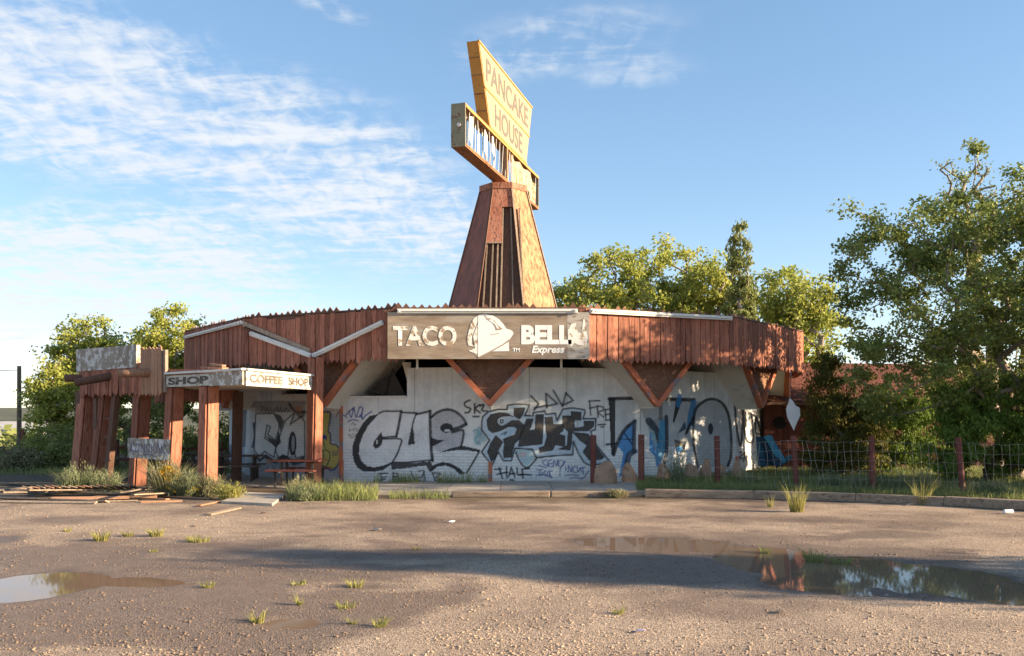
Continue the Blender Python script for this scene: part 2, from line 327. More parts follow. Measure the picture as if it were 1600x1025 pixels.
def build_ground():
    def axis(a, b, st, lo, hi, g=1.16):
        core = np.arange(a, b + st / 2, st); l = []; s = st; v = a
        while v > lo: s *= g; v -= s; l.append(v)
        r = []; s = st; v = b
        while v < hi: s *= g; v += s; r.append(v)
        return np.array(l[::-1] + list(core) + r)
    xs = axis(-11, 11, .055, -3500, 3500); ys = axis(6.3, 21, .055, -400, 4500)
    Xg, Yg = np.meshgrid(xs, ys); Z = ground_h(Xg, Yg); nx, ny = len(xs), len(ys)
    v = np.stack([Xg, Yg, Z], -1).reshape(-1, 3)
    i = np.arange((ny - 1) * (nx - 1)); r = i // (nx - 1); c = i % (nx - 1); a = r * nx + c
    m = bpy.data.materials.new('dirt_lot'); m.use_nodes = True; nt = m.node_tree; N = nt.nodes; L = nt.links; b = N['Principled BSDF']
    me = raw_mesh('ground', v, np.stack([a, a + 1, a + nx + 1, a + nx], 1), m=m, smooth=True)
    n2 = fbm(Xg * 2.2, Yg * 2.2, 41); wet = wet_field(Xg, Yg, Z)
    soil = sstep(19.2, 21.5, Yg + (n2 - .47) * 2) * (Xg > -20) ; soil = np.maximum(soil, sstep(30, 45, Yg))
    for nm, arr in (('wet', wet), ('soil', soil)):
        at = me.attributes.new(nm, 'FLOAT', 'POINT'); at.data.foreach_set('value', arr.astype(np.float32).ravel())
    tc = N.new('ShaderNodeTexCoord')
    def noise(s, d=6, rough=.65):
        n = N.new('ShaderNodeTexNoise'); L.new(tc.outputs['Object'], n.inputs['Vector']); n.inputs['Scale'].default_value = s; n.inputs['Detail'].default_value = d; n.inputs['Roughness'].default_value = rough; return n.outputs['Fac']
    def rng(v, a, c, lo=0, hi=1):
        r = N.new('ShaderNodeMapRange'); L.new(v, r.inputs[0]); r.inputs[1].default_value = a; r.inputs[2].default_value = c; r.inputs[3].default_value = lo; r.inputs[4].default_value = hi; return r.outputs[0]
    def mix(f, a, c, t='MIX'):
        x = N.new('ShaderNodeMixRGB'); x.blend_type = t
        for k, v in ((0, f), (1, a), (2, c)):
            if isinstance(v, (tuple, float)): x.inputs[k].default_value = v if isinstance(v, float) else v + (1,)
            else: L.new(v, x.inputs[k])
        return x.outputs[0]
    def att(n): a = N.new('ShaderNodeAttribute'); a.attribute_name = n; return a.outputs['Fac']
    c = mix(rng(noise(.7), .35, .65), (.55, .415, .315), (.64, .50, .385))
    c = mix(rng(noise(22, 4), .42, .66), c, (.36, .26, .185))
    vo = N.new('ShaderNodeTexVoronoi'); L.new(tc.outputs['Object'], vo.inputs['Vector']); vo.inputs['Scale'].default_value = 62
    sp = N.new('ShaderNodeSeparateColor'); L.new(vo.outputs['Color'], sp.inputs[0])
    c = mix(rng(sp.outputs[0], .55, .95), c, (.64, .50, .38)); c = mix(rng(sp.outputs[1], .70, .98), c, (.28, .20, .145))
    c = mix(att('soil'), c, (.17, .125, .08))
    c = mix(att('wet'), c, mix(rng(noise(3), .35, .65), (.145, .10, .078), (.215, .155, .122)))
    L.new(c, b.inputs['Base Color'])
    L.new(rng(att('wet'), 0, 1, .95, .48), b.inputs['Roughness']); b.inputs['Specular IOR Level'].default_value = .3
    bn = N.new('ShaderNodeBump'); bn.inputs['Distance'].default_value = .035; bn.inputs['Strength'].default_value = 1.0
    h = N.new('ShaderNodeMath'); h.operation = 'ADD'; L.new(rng(vo.outputs['Distance'], 0, .6, 1, 0), h.inputs[0]); L.new(noise(14, 9, .75), h.inputs[1]); L.new(h.outputs[0], bn.inputs['Height']); L.new(bn.outputs[0], b.inputs['Normal'])
    o = bpy.data.objects.new('ground', me); C.objects.link(o); tag(o, 'tan gravel and dirt lot with damp brown patches', kind='structure')
    # puddle water sheets: muddy, still, reflecting
    w = bpy.data.materials.new('puddle_water'); w.use_nodes = True; wb = w.node_tree.nodes['Principled BSDF']
    wb.inputs['Base Color'].default_value = (.21, .145, .097, 1); wb.inputs['Roughness'].default_value = .035; wb.inputs['IOR'].default_value = 1.33; wb.inputs['Specular IOR Level'].default_value = .46
    for (x0, y0, x1, y1), lab in (((-60, 890, 350, 948), 'long muddy puddle at the left edge of the lot'), ((900, 834, 1720, 952), 'large brown puddle stretching to the right edge'), ((405, 958, 525, 986), 'small shallow puddle in the near left of the lot')):
        a, c_, d, e = G(x0, y1), G(x1, y1), G(x1, y0), G(x0, y0)
        o = MB().poly([(p.x, p.y, WATER_Z) for p in (a, c_, d, e)]).build('puddle', w); tag(o, lab, kind='structure')
build_ground()
def gz(x, y): return float(ground_h(np.array([float(x)]), np.array([float(y)]))[0])

def build_gravel():      # loose stones, thicker near the camera
    n = 34000
    Y = 7 + 13 * nr.random(n) ** 1.5; X = (nr.random(n) - .5) * 2 * (Y * .62)
    Z = ground_h(X, Y); keep = (Z > WATER_Z + .004) & (fbm(X * .9, Y * .9, 77) + nr.random(n) * .35 > .60); X, Y, Z = X[keep], Y[keep], Z[keep]; n = len(X)
    s = .004 + .013 * nr.random(n) ** 5 + .003 * nr.random(n); wt = wet_field(X, Y, Z)
    base = np.array([(1, 0, 0), (0, 1, 0), (-1, 0, 0), (0, -1, 0), (0, 0, 1), (0, 0, -.6), (.6, .6, .55), (-.6, -.5, .6)])[:6]
    ang = nr.random(n) * 6.28; ca, sa = np.cos(ang), np.sin(ang); jit = 1 + (nr.random((n, 6, 3)) - .5) * .9
    v = base[None] * jit; v = np.stack([v[..., 0] * ca[:, None] - v[..., 1] * sa[:, None], v[..., 0] * sa[:, None] + v[..., 1] * ca[:, None], v[..., 2] * .7], -1) * s[:, None, None] * np.array([1.2, 1, .8])
    v += np.stack([X, Y, Z + s * .25], -1)[:, None]
    t = np.array([(0, 1, 4), (1, 2, 4), (2, 3, 4), (3, 0, 4), (1, 0, 5), (2, 1, 5), (3, 2, 5), (0, 3, 5)])
    me = raw_mesh('gravel', v.reshape(-1, 3), tris=(t[None] + (np.arange(n) * 6)[:, None, None]).reshape(-1, 3), m=MAT['stone'])
    at = me.attributes.new('tone', 'FLOAT', 'POINT'); at.data.foreach_set('value', np.repeat(np.clip(wt * 1.1, 0, 1), 6).astype(np.float32))
    o = bpy.data.objects.new('gravel', me); C.objects.link(o); tag(o, 'loose gravel scattered over the dirt lot', 'gravel', kind='stuff')
build_gravel()

# ------------------------------------------------------------------ the round restaurant
XC, DC, RF, RW, NP = -.62, 35.9, 11.81, 10.25, 14
AN = 2 * math.pi / NP; ZT, ZB = 4.87, 3.50
def ring(th, r, z): return Vector((XC + r * math.sin(th), DC - r * math.cos(th), z))
def frame(th): return Vector((math.cos(th), math.sin(th), 0)), Vector((math.sin(th), -math.cos(th), 0))   # along, outward
def fm(th, o, tilt=0.0, lean=0.0):
    t, n = frame(th); M = Matrix(((t.x, -n.x, 0, o.x), (t.y, -n.y, 0, o.y), (0, 0, 1, o.z), (0, 0, 0, 1)))
    return M @ Matrix.Rotation(lean, 4, 'X') @ Matrix.Rotation(tilt, 4, 'Y')
def board_mesh(name, w, h, th, m, point=.075, top_point=0.0, seed=0):
    r = random.Random(seed); hw = w / 2; e = r.uniform(-.008, .008)
    lo = [(-hw, 0, -h + point), (e, 0, -h), (hw, 0, -h + point + e)]
    hi = [(hw, 0, -top_point), (e, 0, 0), (-hw, 0, -top_point)] if top_point else [(hw, 0, 0), (-hw, 0, 0)]
    return MB().prism(lo + hi, (0, -th, 0)).mesh(name, m)
root = thing('round_restaurant', (XC, DC, 0), 'round white restaurant with red board fascia, graffiti walls and a tapered roof tower', 'restaurant')
boards = [board_mesh('board', .163, 1.42 + d, .028, MAT['red_board'], point=.10, seed=i) for i, d in enumerate((0, .02, -.025, .035, -.012))]
pickets = [board_mesh('picket', .20, .60 + d, .03, MAT['picket_wood'], point=0, top_point=.12, seed=i) for i, d in enumerate((0, .03, -.035, -.09))]
SIGN_L, SIGN_R = 606, 920
for k in range(-7, 7):
    th = k * AN; t, n = frame(th); a = ring(th - AN / 2, RF, 0); b = ring(th + AN / 2, RF, 0); L = (b - a).length
    back = MB().prism([a - n * .05 + Vector((0, 0, ZB + .12)), b - n * .05 + Vector((0, 0, ZB + .12)), b - n * .05 + Vector((0, 0, ZT)), a - n * .05 + Vector((0, 0, ZT))], -n * .12).build('fascia_panel', MAT['dark_board'], root)
    if abs(k) > 3: continue
    nb = 30
    for i in range(nb):
        s = (i + .5) / nb; o = a.lerp(b, s) + Vector((0, 0, ZT + rnd.uniform(-.015, .015))) - n * (.036 if i % 2 else .025)
        px = 800 + o.x / o.y * FPX
        if k == 0 and SIGN_L + 18 < px < SIGN_R - 18: continue
        if k == -1 and 5 <= i <= 12: o.z -= .13 * (1 - abs(i - 8.5) / 5)        # slipped boards at the torn corner
        inst('board', boards[rnd.randrange(5)], fm(th, o, rnd.uniform(-.011, .011), rnd.uniform(-.016, .006)), back)
    cap = MB().beam(a + Vector((0, 0, ZT + .035)) - n * .12, b + Vector((0, 0, ZT + .035)) - n * .12, .20, .045).build('cap_board', MAT['dark_board'], root)
    for i in range(24):
        if rnd.random() < .13: continue
        o = a.lerp(b, (i + .5) / 24) - n * .30 + Vector((0, 0, ZT + .20 + rnd.uniform(-.05, .03)))
        inst('picket', pickets[rnd.randrange(4)], fm(th, o, rnd.uniform(-.05, .05), rnd.uniform(-.1, .1)), cap)
# roof: low folded cone up to the tower, and the dark ceiling below it
m = MB(); top = ring(0, 0, 6.2)
for k in range(NP):
    a, b = ring((k - .5) * AN, RF - .45, ZT - .06), ring((k + .5) * AN, RF - .45, ZT - .06); ta, tb = ring((k - .5) * AN, 1.2, 6.2), ring((k + .5) * AN, 1.2, 6.2)
    m.poly([a, b, tb, ta])
m.build('roof', MAT['dark_board'], root)
m = MB()
for k in range(NP): m.poly([ring((k - .5) * AN, RF - .2, ZB + .30), ring((k + .5) * AN, RF - .2, ZB + .30), ring(0, 0, ZB + .35)])
m.build('ceiling', MAT['interior'], root)
# V-shaped folds of the roof: shingled triangle, two trim beams, plaster soffits running in to the wall
RV, VW, VZ = 11.05, 1.36, 2.30
for k in range(-4, 5):
    th = k * AN; t, n = frame(th); o = ring(th, RV, 0); ztop = ZB + .28; w = VW
    A = o - t * w + Vector((0, 0, ztop)); B = o + t * w + Vector((0, 0, ztop)); T = o + Vector((0, 0, VZ)); inn = -n * 2.2
    v = MB(); v.prism([A - n * .05, B - n * .05, T + Vector((0, 0, .05)) - n * .05], -n * .05)
    inf = v.build('gable_infill', MAT['interior'], root)
    sh = MB(); rows = 15
    for r in range(rows):
        z0 = VZ + .14 + (ztop - VZ - .14) * r / rows; z1 = z0 + (ztop - VZ) / rows * 1.18
        hw = w * (z0 - VZ) / (ztop - VZ) - .03; x = -hw + rnd.uniform(0, .1)
        while x < hw:
            ww = rnd.uniform(.12, .2); x1 = min(x + ww - .006, hw)
            p = [o + t * x + Vector((0, 0, z0 + rnd.uniform(0, .012))), o + t * x1 + Vector((0, 0, z0)), o + t * x1 - n * .03 + Vector((0, 0, z1)), o + t * x - n * .03 + Vector((0, 0, z1))]
            sh.prism([q + n * .012 for q in p], -n * .012); x += ww
    tag(sh.build('shingle_courses', MAT['shingle'], root), kind='stuff')
    for (q, sgn) in ((A, -1), (B, 1)):
        d = (T - q).normalized(); up = Vector((0, 0, 1))
        MB().beam(q + n * .03, T + d * .02 + n * .03 + (n * .004 if sgn > 0 else n * 0), .15, .17, up=n).build('trim_beam', MAT['orange_trim'], root)
        # soffit: slab behind the beam, running radially inward
        s0 = q + t * sgn * .03 - n * .06; s1 = T - n * .06 + Vector((0, 0, -.055)); off = (t * sgn * .035)
        MB().prism([s0, s1, s1 + inn, s0 + inn], Vector((0, 0, .05)) * -1 + off * .0 + Vector((t.x, t.y, 0)) * (-sgn * .03)).build('soffit', MAT['cream_soffit'], root)
    MB().beam(T + Vector((0, 0, -.02)) - n * .12 + n * .0, ring(th, RV, ztop) - n * .12, .09, .09, up=n).build('king_post', MAT['dark_board'] if k else MAT['wire'], root)

# ---- walls with brick base and graffiti, colour laid on the wall surface
def mk_wall_mat():
    m = bpy.data.materials.new('painted_wall'); m.use_nodes = True; N = m.node_tree.nodes; L = m.node_tree.links; b = N['Principled BSDF']
    a = N.new('ShaderNodeAttribute'); a.attribute_name = 'paint'; tc = N.new('ShaderNodeTexCoord')
    n = N.new('ShaderNodeTexNoise'); L.new(tc.outputs['Object'], n.inputs['Vector']); n.inputs['Scale'].default_value = 2.2; n.inputs['Detail'].default_value = 8; n.inputs['Roughness'].default_value = .7
    r = N.new('ShaderNodeMapRange'); L.new(n.outputs['Fac'], r.inputs[0]); r.inputs[1].default_value = .3; r.inputs[2].default_value = .7; r.inputs[3].default_value = .80; r.inputs[4].default_value = 1.08
    h = N.new('ShaderNodeHueSaturation'); L.new(a.outputs['Color'], h.inputs['Color']); L.new(r.outputs[0], h.inputs['Value']); L.new(h.outputs[0], b.inputs['Base Color'])
    b.inputs['Roughness'].default_value = .75; b.inputs['Specular IOR Level'].default_value = .25
    n2 = N.new('ShaderNodeTexNoise'); L.new(tc.outputs['Object'], n2.inputs['Vector']); n2.inputs['Scale'].default_value = 30; n2.inputs['Detail'].default_value = 6
    bn = N.new('ShaderNodeBump'); bn.inputs['Strength'].default_value = .25; bn.inputs['Distance'].default_value = .02; L.new(n2.outputs['Fac'], bn.inputs['Height']); L.new(bn.outputs[0], b.inputs['Normal'])
    return m
WALLM = mk_wall_mat()
class Paint:
    def __init__(s, P3, base):
        s.x = 800 + P3[:, 0] / P3[:, 1] * FPX; s.y = YH - (P3[:, 2] - HC) / P3[:, 1] * FPX; s.c = base.copy(); s.P = P3
        s.g = fbm(s.x * .16, s.y * .16, 61, 4); s.wob = .8 * (fbm(s.x * .35, s.y * .35, 71) - .47)
    def put(s, idx, al, col):
        al = (al * 1.0)[:, None]; s.c[idx] = s.c[idx] * (1 - al) + np.array(col)[None] * al
    def sel(s, pts, pad):
        p = np.array(pts); return np.nonzero((s.x > p[:, 0].min() - pad) & (s.x < p[:, 0].max() + pad) & (s.y > p[:, 1].min() - pad) & (s.y < p[:, 1].max() + pad))[0]
    def stroke(s, pts, w, col, al=.93, soft=.8, smooth=True):
        if smooth and len(pts) > 2:
            q = [pts[0]] + list(pts) + [pts[-1]]; out = []
            for i in range(1, len(q) - 2):
                p0, p1, p2, p3 = (np.array(q[j], float) for j in (i - 1, i, i + 1, i + 2))
                for u in (0, .25, .5, .75): out.append(.5 * (2 * p1 + (p2 - p0) * u + (2 * p0 - 5 * p1 + 4 * p2 - p3) * u * u + (3 * p1 - p0 - 3 * p2 + p3) * u ** 3))
            pts = out + [np.array(pts[-1], float)]
        ix = s.sel(pts, w + 2)
        if not len(ix): return
        x, y = s.x[ix], s.y[ix]; d = np.full(len(ix), 1e9)
        for (ax, ay), (bx, by) in zip(pts[:-1], pts[1:]):
            dx, dy = bx - ax, by - ay; l2 = dx * dx + dy * dy + 1e-9; u = np.clip(((x - ax) * dx + (y - ay) * dy) / l2, 0, 1)
            d = np.minimum(d, np.hypot(x - ax - u * dx, y - ay - u * dy))
        d = d + s.wob[ix] * .6
        if w > 1.8 and al > .8: s.put(ix, .16 * np.clip((w / 2 + 2 - d) / 3.0, 0, 1) * (vnoise(x * 2.1, y * 2.1, 9) > .35), col)
        s.put(ix, al * np.clip((w / 2 + soft / 2 - d) / soft, 0, 1) * (.82 + .3 * s.g[ix]).clip(0, 1), col)
    def poly(s, pts, col, al=.95, speck=0.0):
        ix = s.sel(pts, 1)
        if not len(ix): return
        x, y = s.x[ix], s.y[ix]; ins = np.zeros(len(ix), bool); p = list(pts)
        for (ax, ay), (bx, by) in zip(p, p[1:] + p[:1]):
            ins ^= ((ay > y) != (by > y)) & (x < (bx - ax) * (y - ay) / (by - ay + 1e-12) + ax)
        a = ins * al
        if speck: a = a * np.clip((vnoise(x * 1.3, y * 1.3, 5) - speck) * 4, 0, 1)
        s.put(ix, a, col)
    def ell(s, cx, cy, rx, ry, col, al=.95): s.poly([(cx + rx * math.cos(t / 24 * 6.2832), cy + ry * math.sin(t / 24 * 6.2832)) for t in range(24)], col, al)
def tr(x0, y0, sc): return lambda *pts: [(x0 + x / sc, y0 + y / sc) for x, y in pts]
K = (.022, .021, .024); DK = (.05, .045, .042); BL = (.03, .05, .26); LB = (.40, .53, .62); SKY = (.05, .24, .52); TEAL = (.16, .36, .40)
WH = (.64, .65, .65); SIL = (.34, .35, .37); YEL = (.50, .44, .10)
def graffiti(s):
    for (x0, y0, x1, y1, c_) in ((556, 628, 640, 668, (.72, .72, .70)), (690, 580, 742, 640, (.68, .68, .66)), (842, 700, 905, 752, (.78, .77, .75)), (905, 575, 960, 640, (.66, .66, .64)), (1040, 575, 1090, 625, (.64, .65, .64))): s.poly([(x0, y0), (x1, y0 + 3), (x1 - 2, y1), (x0 + 3, y1 - 2)], c_, .55)
    # ---- left wall, silver letters and a yellow hand
    a = tr(340, 600, 5.695)
    s.poly(a((240, 150), (1115, 150), (1120, 860), (80, 860), (90, 200)), (.44, .45, .48), .5)
    s.poly(a((230, 640), (1110, 640), (1110, 860), (80, 860), (90, 560)), (.24, .27, .33), .55)
    s.poly(a((240, 150), (780, 150), (780, 250), (240, 260)), (.23, .21, .21), .55)
    s.poly(a((225, 230), (260, 230), (250, 560), (215, 560)), K, .7)
    s.poly(a((260, 215), (335, 215), (325, 620), (245, 620)), (.62, .64, .66), .8)
    s.stroke(a((320, 350), (330, 470), (310, 560)), 3.5, (.04, .06, .14))
    for q in (((340, 265), (500, 260), (545, 350), (545, 400), (515, 500), (445, 450), (470, 380), (440, 365), (420, 480), (520, 555), (500, 650), (420, 600), (370, 640), (325, 590)),
              ((570, 410), (600, 330), (690, 250), (645, 360), (745, 290), (775, 340), (775, 640), (700, 660), (640, 480), (625, 640), (540, 650), (515, 590))):
        s.poly(a(*q), (.70, .72, .73), .9); s.stroke(a(*(q + (q[0],))), 2.0, K, .85, smooth=False)
    s.poly(a((425, 460), (520, 505), (545, 420), (565, 520), (515, 565)), K, .9); s.poly(a((500, 260), (560, 280), (590, 330), (560, 420), (545, 340)), K, .85)
    s.ell(*a((668, 530))[0], 6, 19, K); s.ell(*a((672, 530))[0], 2.6, 13, (.35, .40, .44))
    s.poly(a((300, 590), (380, 668), (430, 622), (510, 682), (580, 622), (690, 685), (775, 640), (775, 700), (680, 725), (600, 668), (510, 712), (420, 660), (370, 695)), K, .9)
    s.poly(a((690, 260), (775, 230), (775, 290), (730, 310)), K, .7)
    for i in range(9): s.stroke(a((385 + i * 29, 190 + (i * 37) % 30), (395 + i * 29, 245), (410 + i * 29, 200 + (i * 53) % 40)), 1.6, DK, .8)
    s.stroke(a((640, 180), (690, 240), (790, 250)), 4, K, .8); s.poly(a((690, 190), (760, 200), (740, 260), (690, 240)), (.45, .2, .1), .6)
    for i in range(5): s.stroke(a((440 + i * 60, 770), (470 + i * 60, 690), (500 + i * 60, 770)), 1.6, (.10, .11, .15), .7)
    s.ell(*a((455, 690))[0], 4, 4, (.45, .2, .1), .7); s.ell(*a((565, 690))[0], 5, 4, (.45, .2, .1), .6)
    s.poly(a((1000, 250), (1070, 300), (1095, 480), (1060, 560), (1000, 480)), (.36, .45, .50), .8)
    h = ((865, 250), (990, 250), (1002, 290), (985, 420), (1000, 440), (1010, 530), (1060, 545), (1098, 620), (1080, 710), (1020, 765), (960, 740), (880, 700), (845, 600))
    s.poly(a(*h), YEL, .92); s.stroke(a(*(h + (h[0],))), 2.6, (.04, .07, .15), .9)
    for xx in (935, 990): s.stroke(a((xx - 60, 590), (xx, 600), (xx + 8, 660), (xx - 20, 730)), 1.8, (.05, .06, .06))
    s.stroke(a((930, 330), (925, 440), (960, 580)), 1.6, (.06, .07, .07)); s.poly(a((880, 445), (970, 455), (970, 495), (900, 488)), (.03, .06, .30), .95)
    for i in range(4): s.stroke(a((1030 + i * 14, 590), (1020 + i * 14, 640)), 1.1, (.05, .05, .15))
    s.stroke(a((1060, 290), (1080, 250), (1150, 300)), 1.6, (.05, .05, .18)); s.stroke(a((1090, 480), (1105, 600), (1060, 740), (1000, 770)), 3, (.05, .13, .30), .8)
    s.poly(a((90, 540), (240, 520), (240, 700), (90, 700)), (.10, .17, .32), .45)
    for i in range(7): s.stroke(a((100 + i * 18, 545 + (i * 31) % 30), (112 + i * 18, 640 - (i * 17) % 40)), 1.6, (.07, .12, .26), .7)
    # ---- CUE
    a = tr(540, 620, 6.667)
    s.poly(a((140, 560), (170, 420), (290, 240), (360, 165), (880, 160), (905, 660), (500, 680), (300, 735), (190, 700)), (.78, .78, .78), .8)
    s.poly(a((890, 260), (960, 170), (1060, 140), (1160, 170), (1240, 285), (1225, 360), (1210, 500), (980, 580), (890, 520)), (.45, .44, .46), .75)
    s.poly(a((890, 260), (960, 170), (1060, 140), (1160, 170), (1240, 285), (1225, 360), (1210, 500), (980, 580), (890, 520)), (.30, .29, .31), .7, .55)
    s.poly(a((600, 400), (880, 300), (890, 560), (640, 560)), (.42, .42, .44), .6, .6)
    s.poly(a((355, 175), (340, 180), (250, 200), (170, 290), (110, 400), (75, 500), (68, 580), (90, 680), (130, 745), (190, 778), (300, 778), (390, 765), (485, 695), (465, 685), (400, 715), (300, 735), (220, 720), (165, 670), (138, 600), (145, 500), (180, 400), (230, 310), (290, 240)), K)
    s.stroke(a((350, 172), (400, 150), (480, 150), (580, 148)), 2.8, K); s.stroke(a((578, 150), (555, 290), (528, 412)), 4, K); s.stroke(a((380, 425), (525, 412)), 2.5, K)
    s.stroke(a((385, 440), (572, 440), (565, 520), (530, 610), (480, 690)), 2.6, K)
    s.poly(a((375, 365), (330, 420), (292, 470), (287, 510), (308, 538), (342, 532), (378, 490), (388, 440)), K); s.ell(*a((325, 470))[0], 1.2, 4, (.7, .7, .7))
    s.stroke(a((585, 162), (740, 170)), 3, K); s.stroke(a((735, 175), (705, 260), (690, 340)), 2.4, K); s.poly(a((690, 295), (648, 500), (722, 496), (708, 350)), K)
    s.stroke(a((740, 182), (885, 148)), 3.4, K); s.stroke(a((880, 148), (880, 300), (888, 500), (905, 665)), 4.6, K); s.stroke(a((495, 682), (650, 682), (905, 658)), 2.6, K)
    s.poly(a((468, 690), (480, 758), (560, 752), (838, 715), (878, 788), (915, 740), (885, 672), (700, 692)), K, .9)
    s.stroke(a((893, 215), (960, 160), (1060, 133), (1150, 158), (1220, 220), (1258, 285)), 4.2, K); s.stroke(a((1255, 285), (1190, 318), (1110, 345)), 5, K)
    s.ell(*a((1052, 325))[0], 10, 7.5, K); s.ell(*a((1060, 352))[0], 4.5, 2, (.66, .66, .66))
    s.poly(a((878, 415), (960, 450), (1032, 450), (960, 490), (892, 522)), K); s.stroke(a((1110, 372), (1228, 352), (1205, 515)), 3.4, K)
    s.poly(a((972, 585), (1100, 535), (1210, 508), (1400, 550), (1392, 580), (1250, 552), (1100, 562)), K); s.stroke(a((1392, 570), (1330, 680), (1260, 795)), 2.8, K)
    s.poly(a((878, 785), (915, 710), (1000, 683), (1080, 688), (1180, 738), (1252, 802), (1190, 812), (1130, 752), (1040, 715), (960, 728), (900, 772)), K)
    for q in (((365, 800), (378, 875)), ((348, 800), (440, 796)), ((370, 842), (425, 832)), ((350, 868), (412, 858)), ((500, 790), (490, 860)), ((490, 795), (540, 800), (535, 825), (495, 830), (560, 850), (500, 865)),
              ((680, 775), (715, 850), (770, 875)), ((760, 775), (815, 770), (800, 830), (750, 845)), ((815, 790), (830, 870)), ((905, 790), (935, 880)), ((900, 795), (990, 800), (940, 840), (1010, 860), (930, 870))): s.stroke(a(*q), 2.0, DK)
    for q in (((1295, 35), (1240, 62), (1250, 100), (1300, 122), (1285, 160), (1245, 165)), ((1345, 72), (1345, 172)), ((1400, 82), (1350, 122), (1402, 165)), ((1400, 95), (1440, 85), (1420, 140), (1475, 150)), ((1330, 206), (1390, 206))): s.stroke(a(*q), 2.8, K)
    for q in (((35, 150), (60, 215), (85, 120), (110, 215), (145, 110), (180, 130), (150, 205), (120, 205)), ((150, 190), (180, 225), (215, 190), (270, 155)), ((170, 160), (175, 235)), ((30, 255), (80, 238), (130, 252)), ((5, 190), (40, 150), (90, 110))): s.stroke(a(*q), 1.9, BL)
    for q in (((60, 295), (80, 265), (100, 300)), ((85, 290), (105, 285)), ((40, 325), (40, 360), (60, 345)), ((70, 330), (85, 355), (95, 325)), ((105, 325), (125, 345), (110, 360)), ((30, 385), (35, 410), (50, 390), (60, 410)), ((75, 380), (80, 412)), ((95, 385), (98, 410), (115, 385)), ((45, 425), (90, 422))): s.stroke(a(*q), 1.1, DK, .8)
    # ---- SUKR with black boards of colour
    a = tr(740, 600, 6.027)
    for q in (((0, 430), (60, 400), (110, 500), (60, 580), (0, 560)), ((30, 420), (80, 470), (20, 540)), ((60, 440), (90, 560), (130, 520))): s.poly(a(*q), (.30, .45, .47), .6)
    s.stroke(a((0, 440), (40, 430), (50, 480), (10, 520), (60, 570)), 3, TEAL, .7); s.stroke(a((40, 400), (70, 440), (60, 520), (30, 570)), 2, (.2, .25, .3), .6)
    s.poly(a((390, 620), (560, 610), (580, 690), (500, 780), (430, 700)), (.42, .58, .62), .85); s.ell(*a((460, 660))[0], 7, 5, (.60, .45, .42), .7)
    halo = ((75, 380), (85, 310), (140, 260), (230, 240), (315, 240), (320, 200), (400, 190), (525, 195), (505, 250), (480, 298), (560, 300), (562, 270), (670, 255), (680, 285), (770, 275), (785, 345), (828, 262), (838, 237), (930, 225), (1045, 242), (1050, 270), (1030, 328), (1152, 325), (1145, 432), (1100, 445), (1160, 580), (1290, 740), (1090, 765), (1040, 740), (985, 650), (940, 540), (935, 665), (770, 675), (590, 695), (555, 615), (390, 605), (355, 725), (280, 722), (232, 640), (175, 765), (120, 700), (75, 640), (150, 530), (75, 430))
    s.poly(a(*halo), (.50, .58, .64), .9); s.stroke(a(*(halo + (halo[0],))), 2.4, K, .95, smooth=False)
    body = [((130, 390), (125, 340), (160, 290), (240, 268), (320, 278), (372, 308), (330, 302), (270, 305), (232, 345), (250, 385), (300, 385), (360, 345), (430, 345), (475, 390), (470, 450), (420, 530), (385, 560), (370, 620), (355, 690), (285, 695), (280, 640), (290, 570), (280, 520), (330, 500), (390, 480), (412, 420), (380, 400), (330, 400), (250, 440), (180, 460), (140, 430)),
            ((210, 485), (275, 545), (240, 610), (200, 700), (168, 730), (130, 640), (160, 560)), ((380, 230), (485, 225), (462, 290), (432, 330), (380, 300)),
            ((500, 330), (562, 328), (540, 400), (520, 440), (580, 430), (585, 290), (658, 288), (655, 420), (645, 565), (422, 588), (440, 480)),
            ((672, 318), (742, 310), (748, 380), (852, 380), (842, 440), (800, 470), (862, 490), (858, 588), (768, 572), (745, 622), (622, 645), (618, 600), (665, 585), (692, 490), (680, 430)),
            ((838, 300), (920, 300), (920, 260), (1012, 265), (1012, 340), (950, 340), (950, 412), (990, 412), (1042, 400), (1040, 350), (1132, 350), (1130, 398), (1080, 440), (930, 445), (922, 560), (908, 622), (800, 612), (880, 582), (892, 450), (840, 400)),
            ((935, 455), (1080, 470), (1130, 560), (1230, 690), (1200, 712), (1090, 718), (1030, 640), (1070, 580), (1000, 530))]
    for q in body: s.poly(a(*q), (.045, .038, .034), .95); s.poly(a(*q), (.17, .12, .08), .8, .62); s.stroke(a(*(q + (q[0],))), 1.3, K, .95, smooth=False)
    s.ell(*a((265, 352))[0], 6.5, 6.5, (.6, .64, .66)); s.ell(*a((265, 352))[0], 3.2, 3.6, K); s.ell(*a((266, 352))[0], 1.4, 1.6, (.6, .64, .66)); s.ell(*a((335, 318))[0], 5, 2.5, (.55, .6, .64))
    s.poly(a((240, 480), (300, 440), (390, 410), (405, 430), (350, 480), (270, 495)), (.45, .60, .70)); s.stroke(a((255, 480), (310, 450), (290, 480)), 1.6, K)
    s.poly(a((965, 350), (985, 350), (985, 405), (965, 405)), (.45, .42, .40))
    s.stroke(a((400, 640), (430, 720), (505, 790), (600, 690)), 2.4, K)
    for q in (((540, 112), (612, 188), (570, 245)), ((575, 225), (690, 200)), ((680, 90), (690, 222)), ((685, 92), (790, 185), (690, 210)), ((750, 60), (838, 210)), ((870, 85), (838, 205)), ((870, 85), (938, 155), (850, 195))): s.stroke(a(*q), 2.8, K, .9, 1.4, smooth=False)
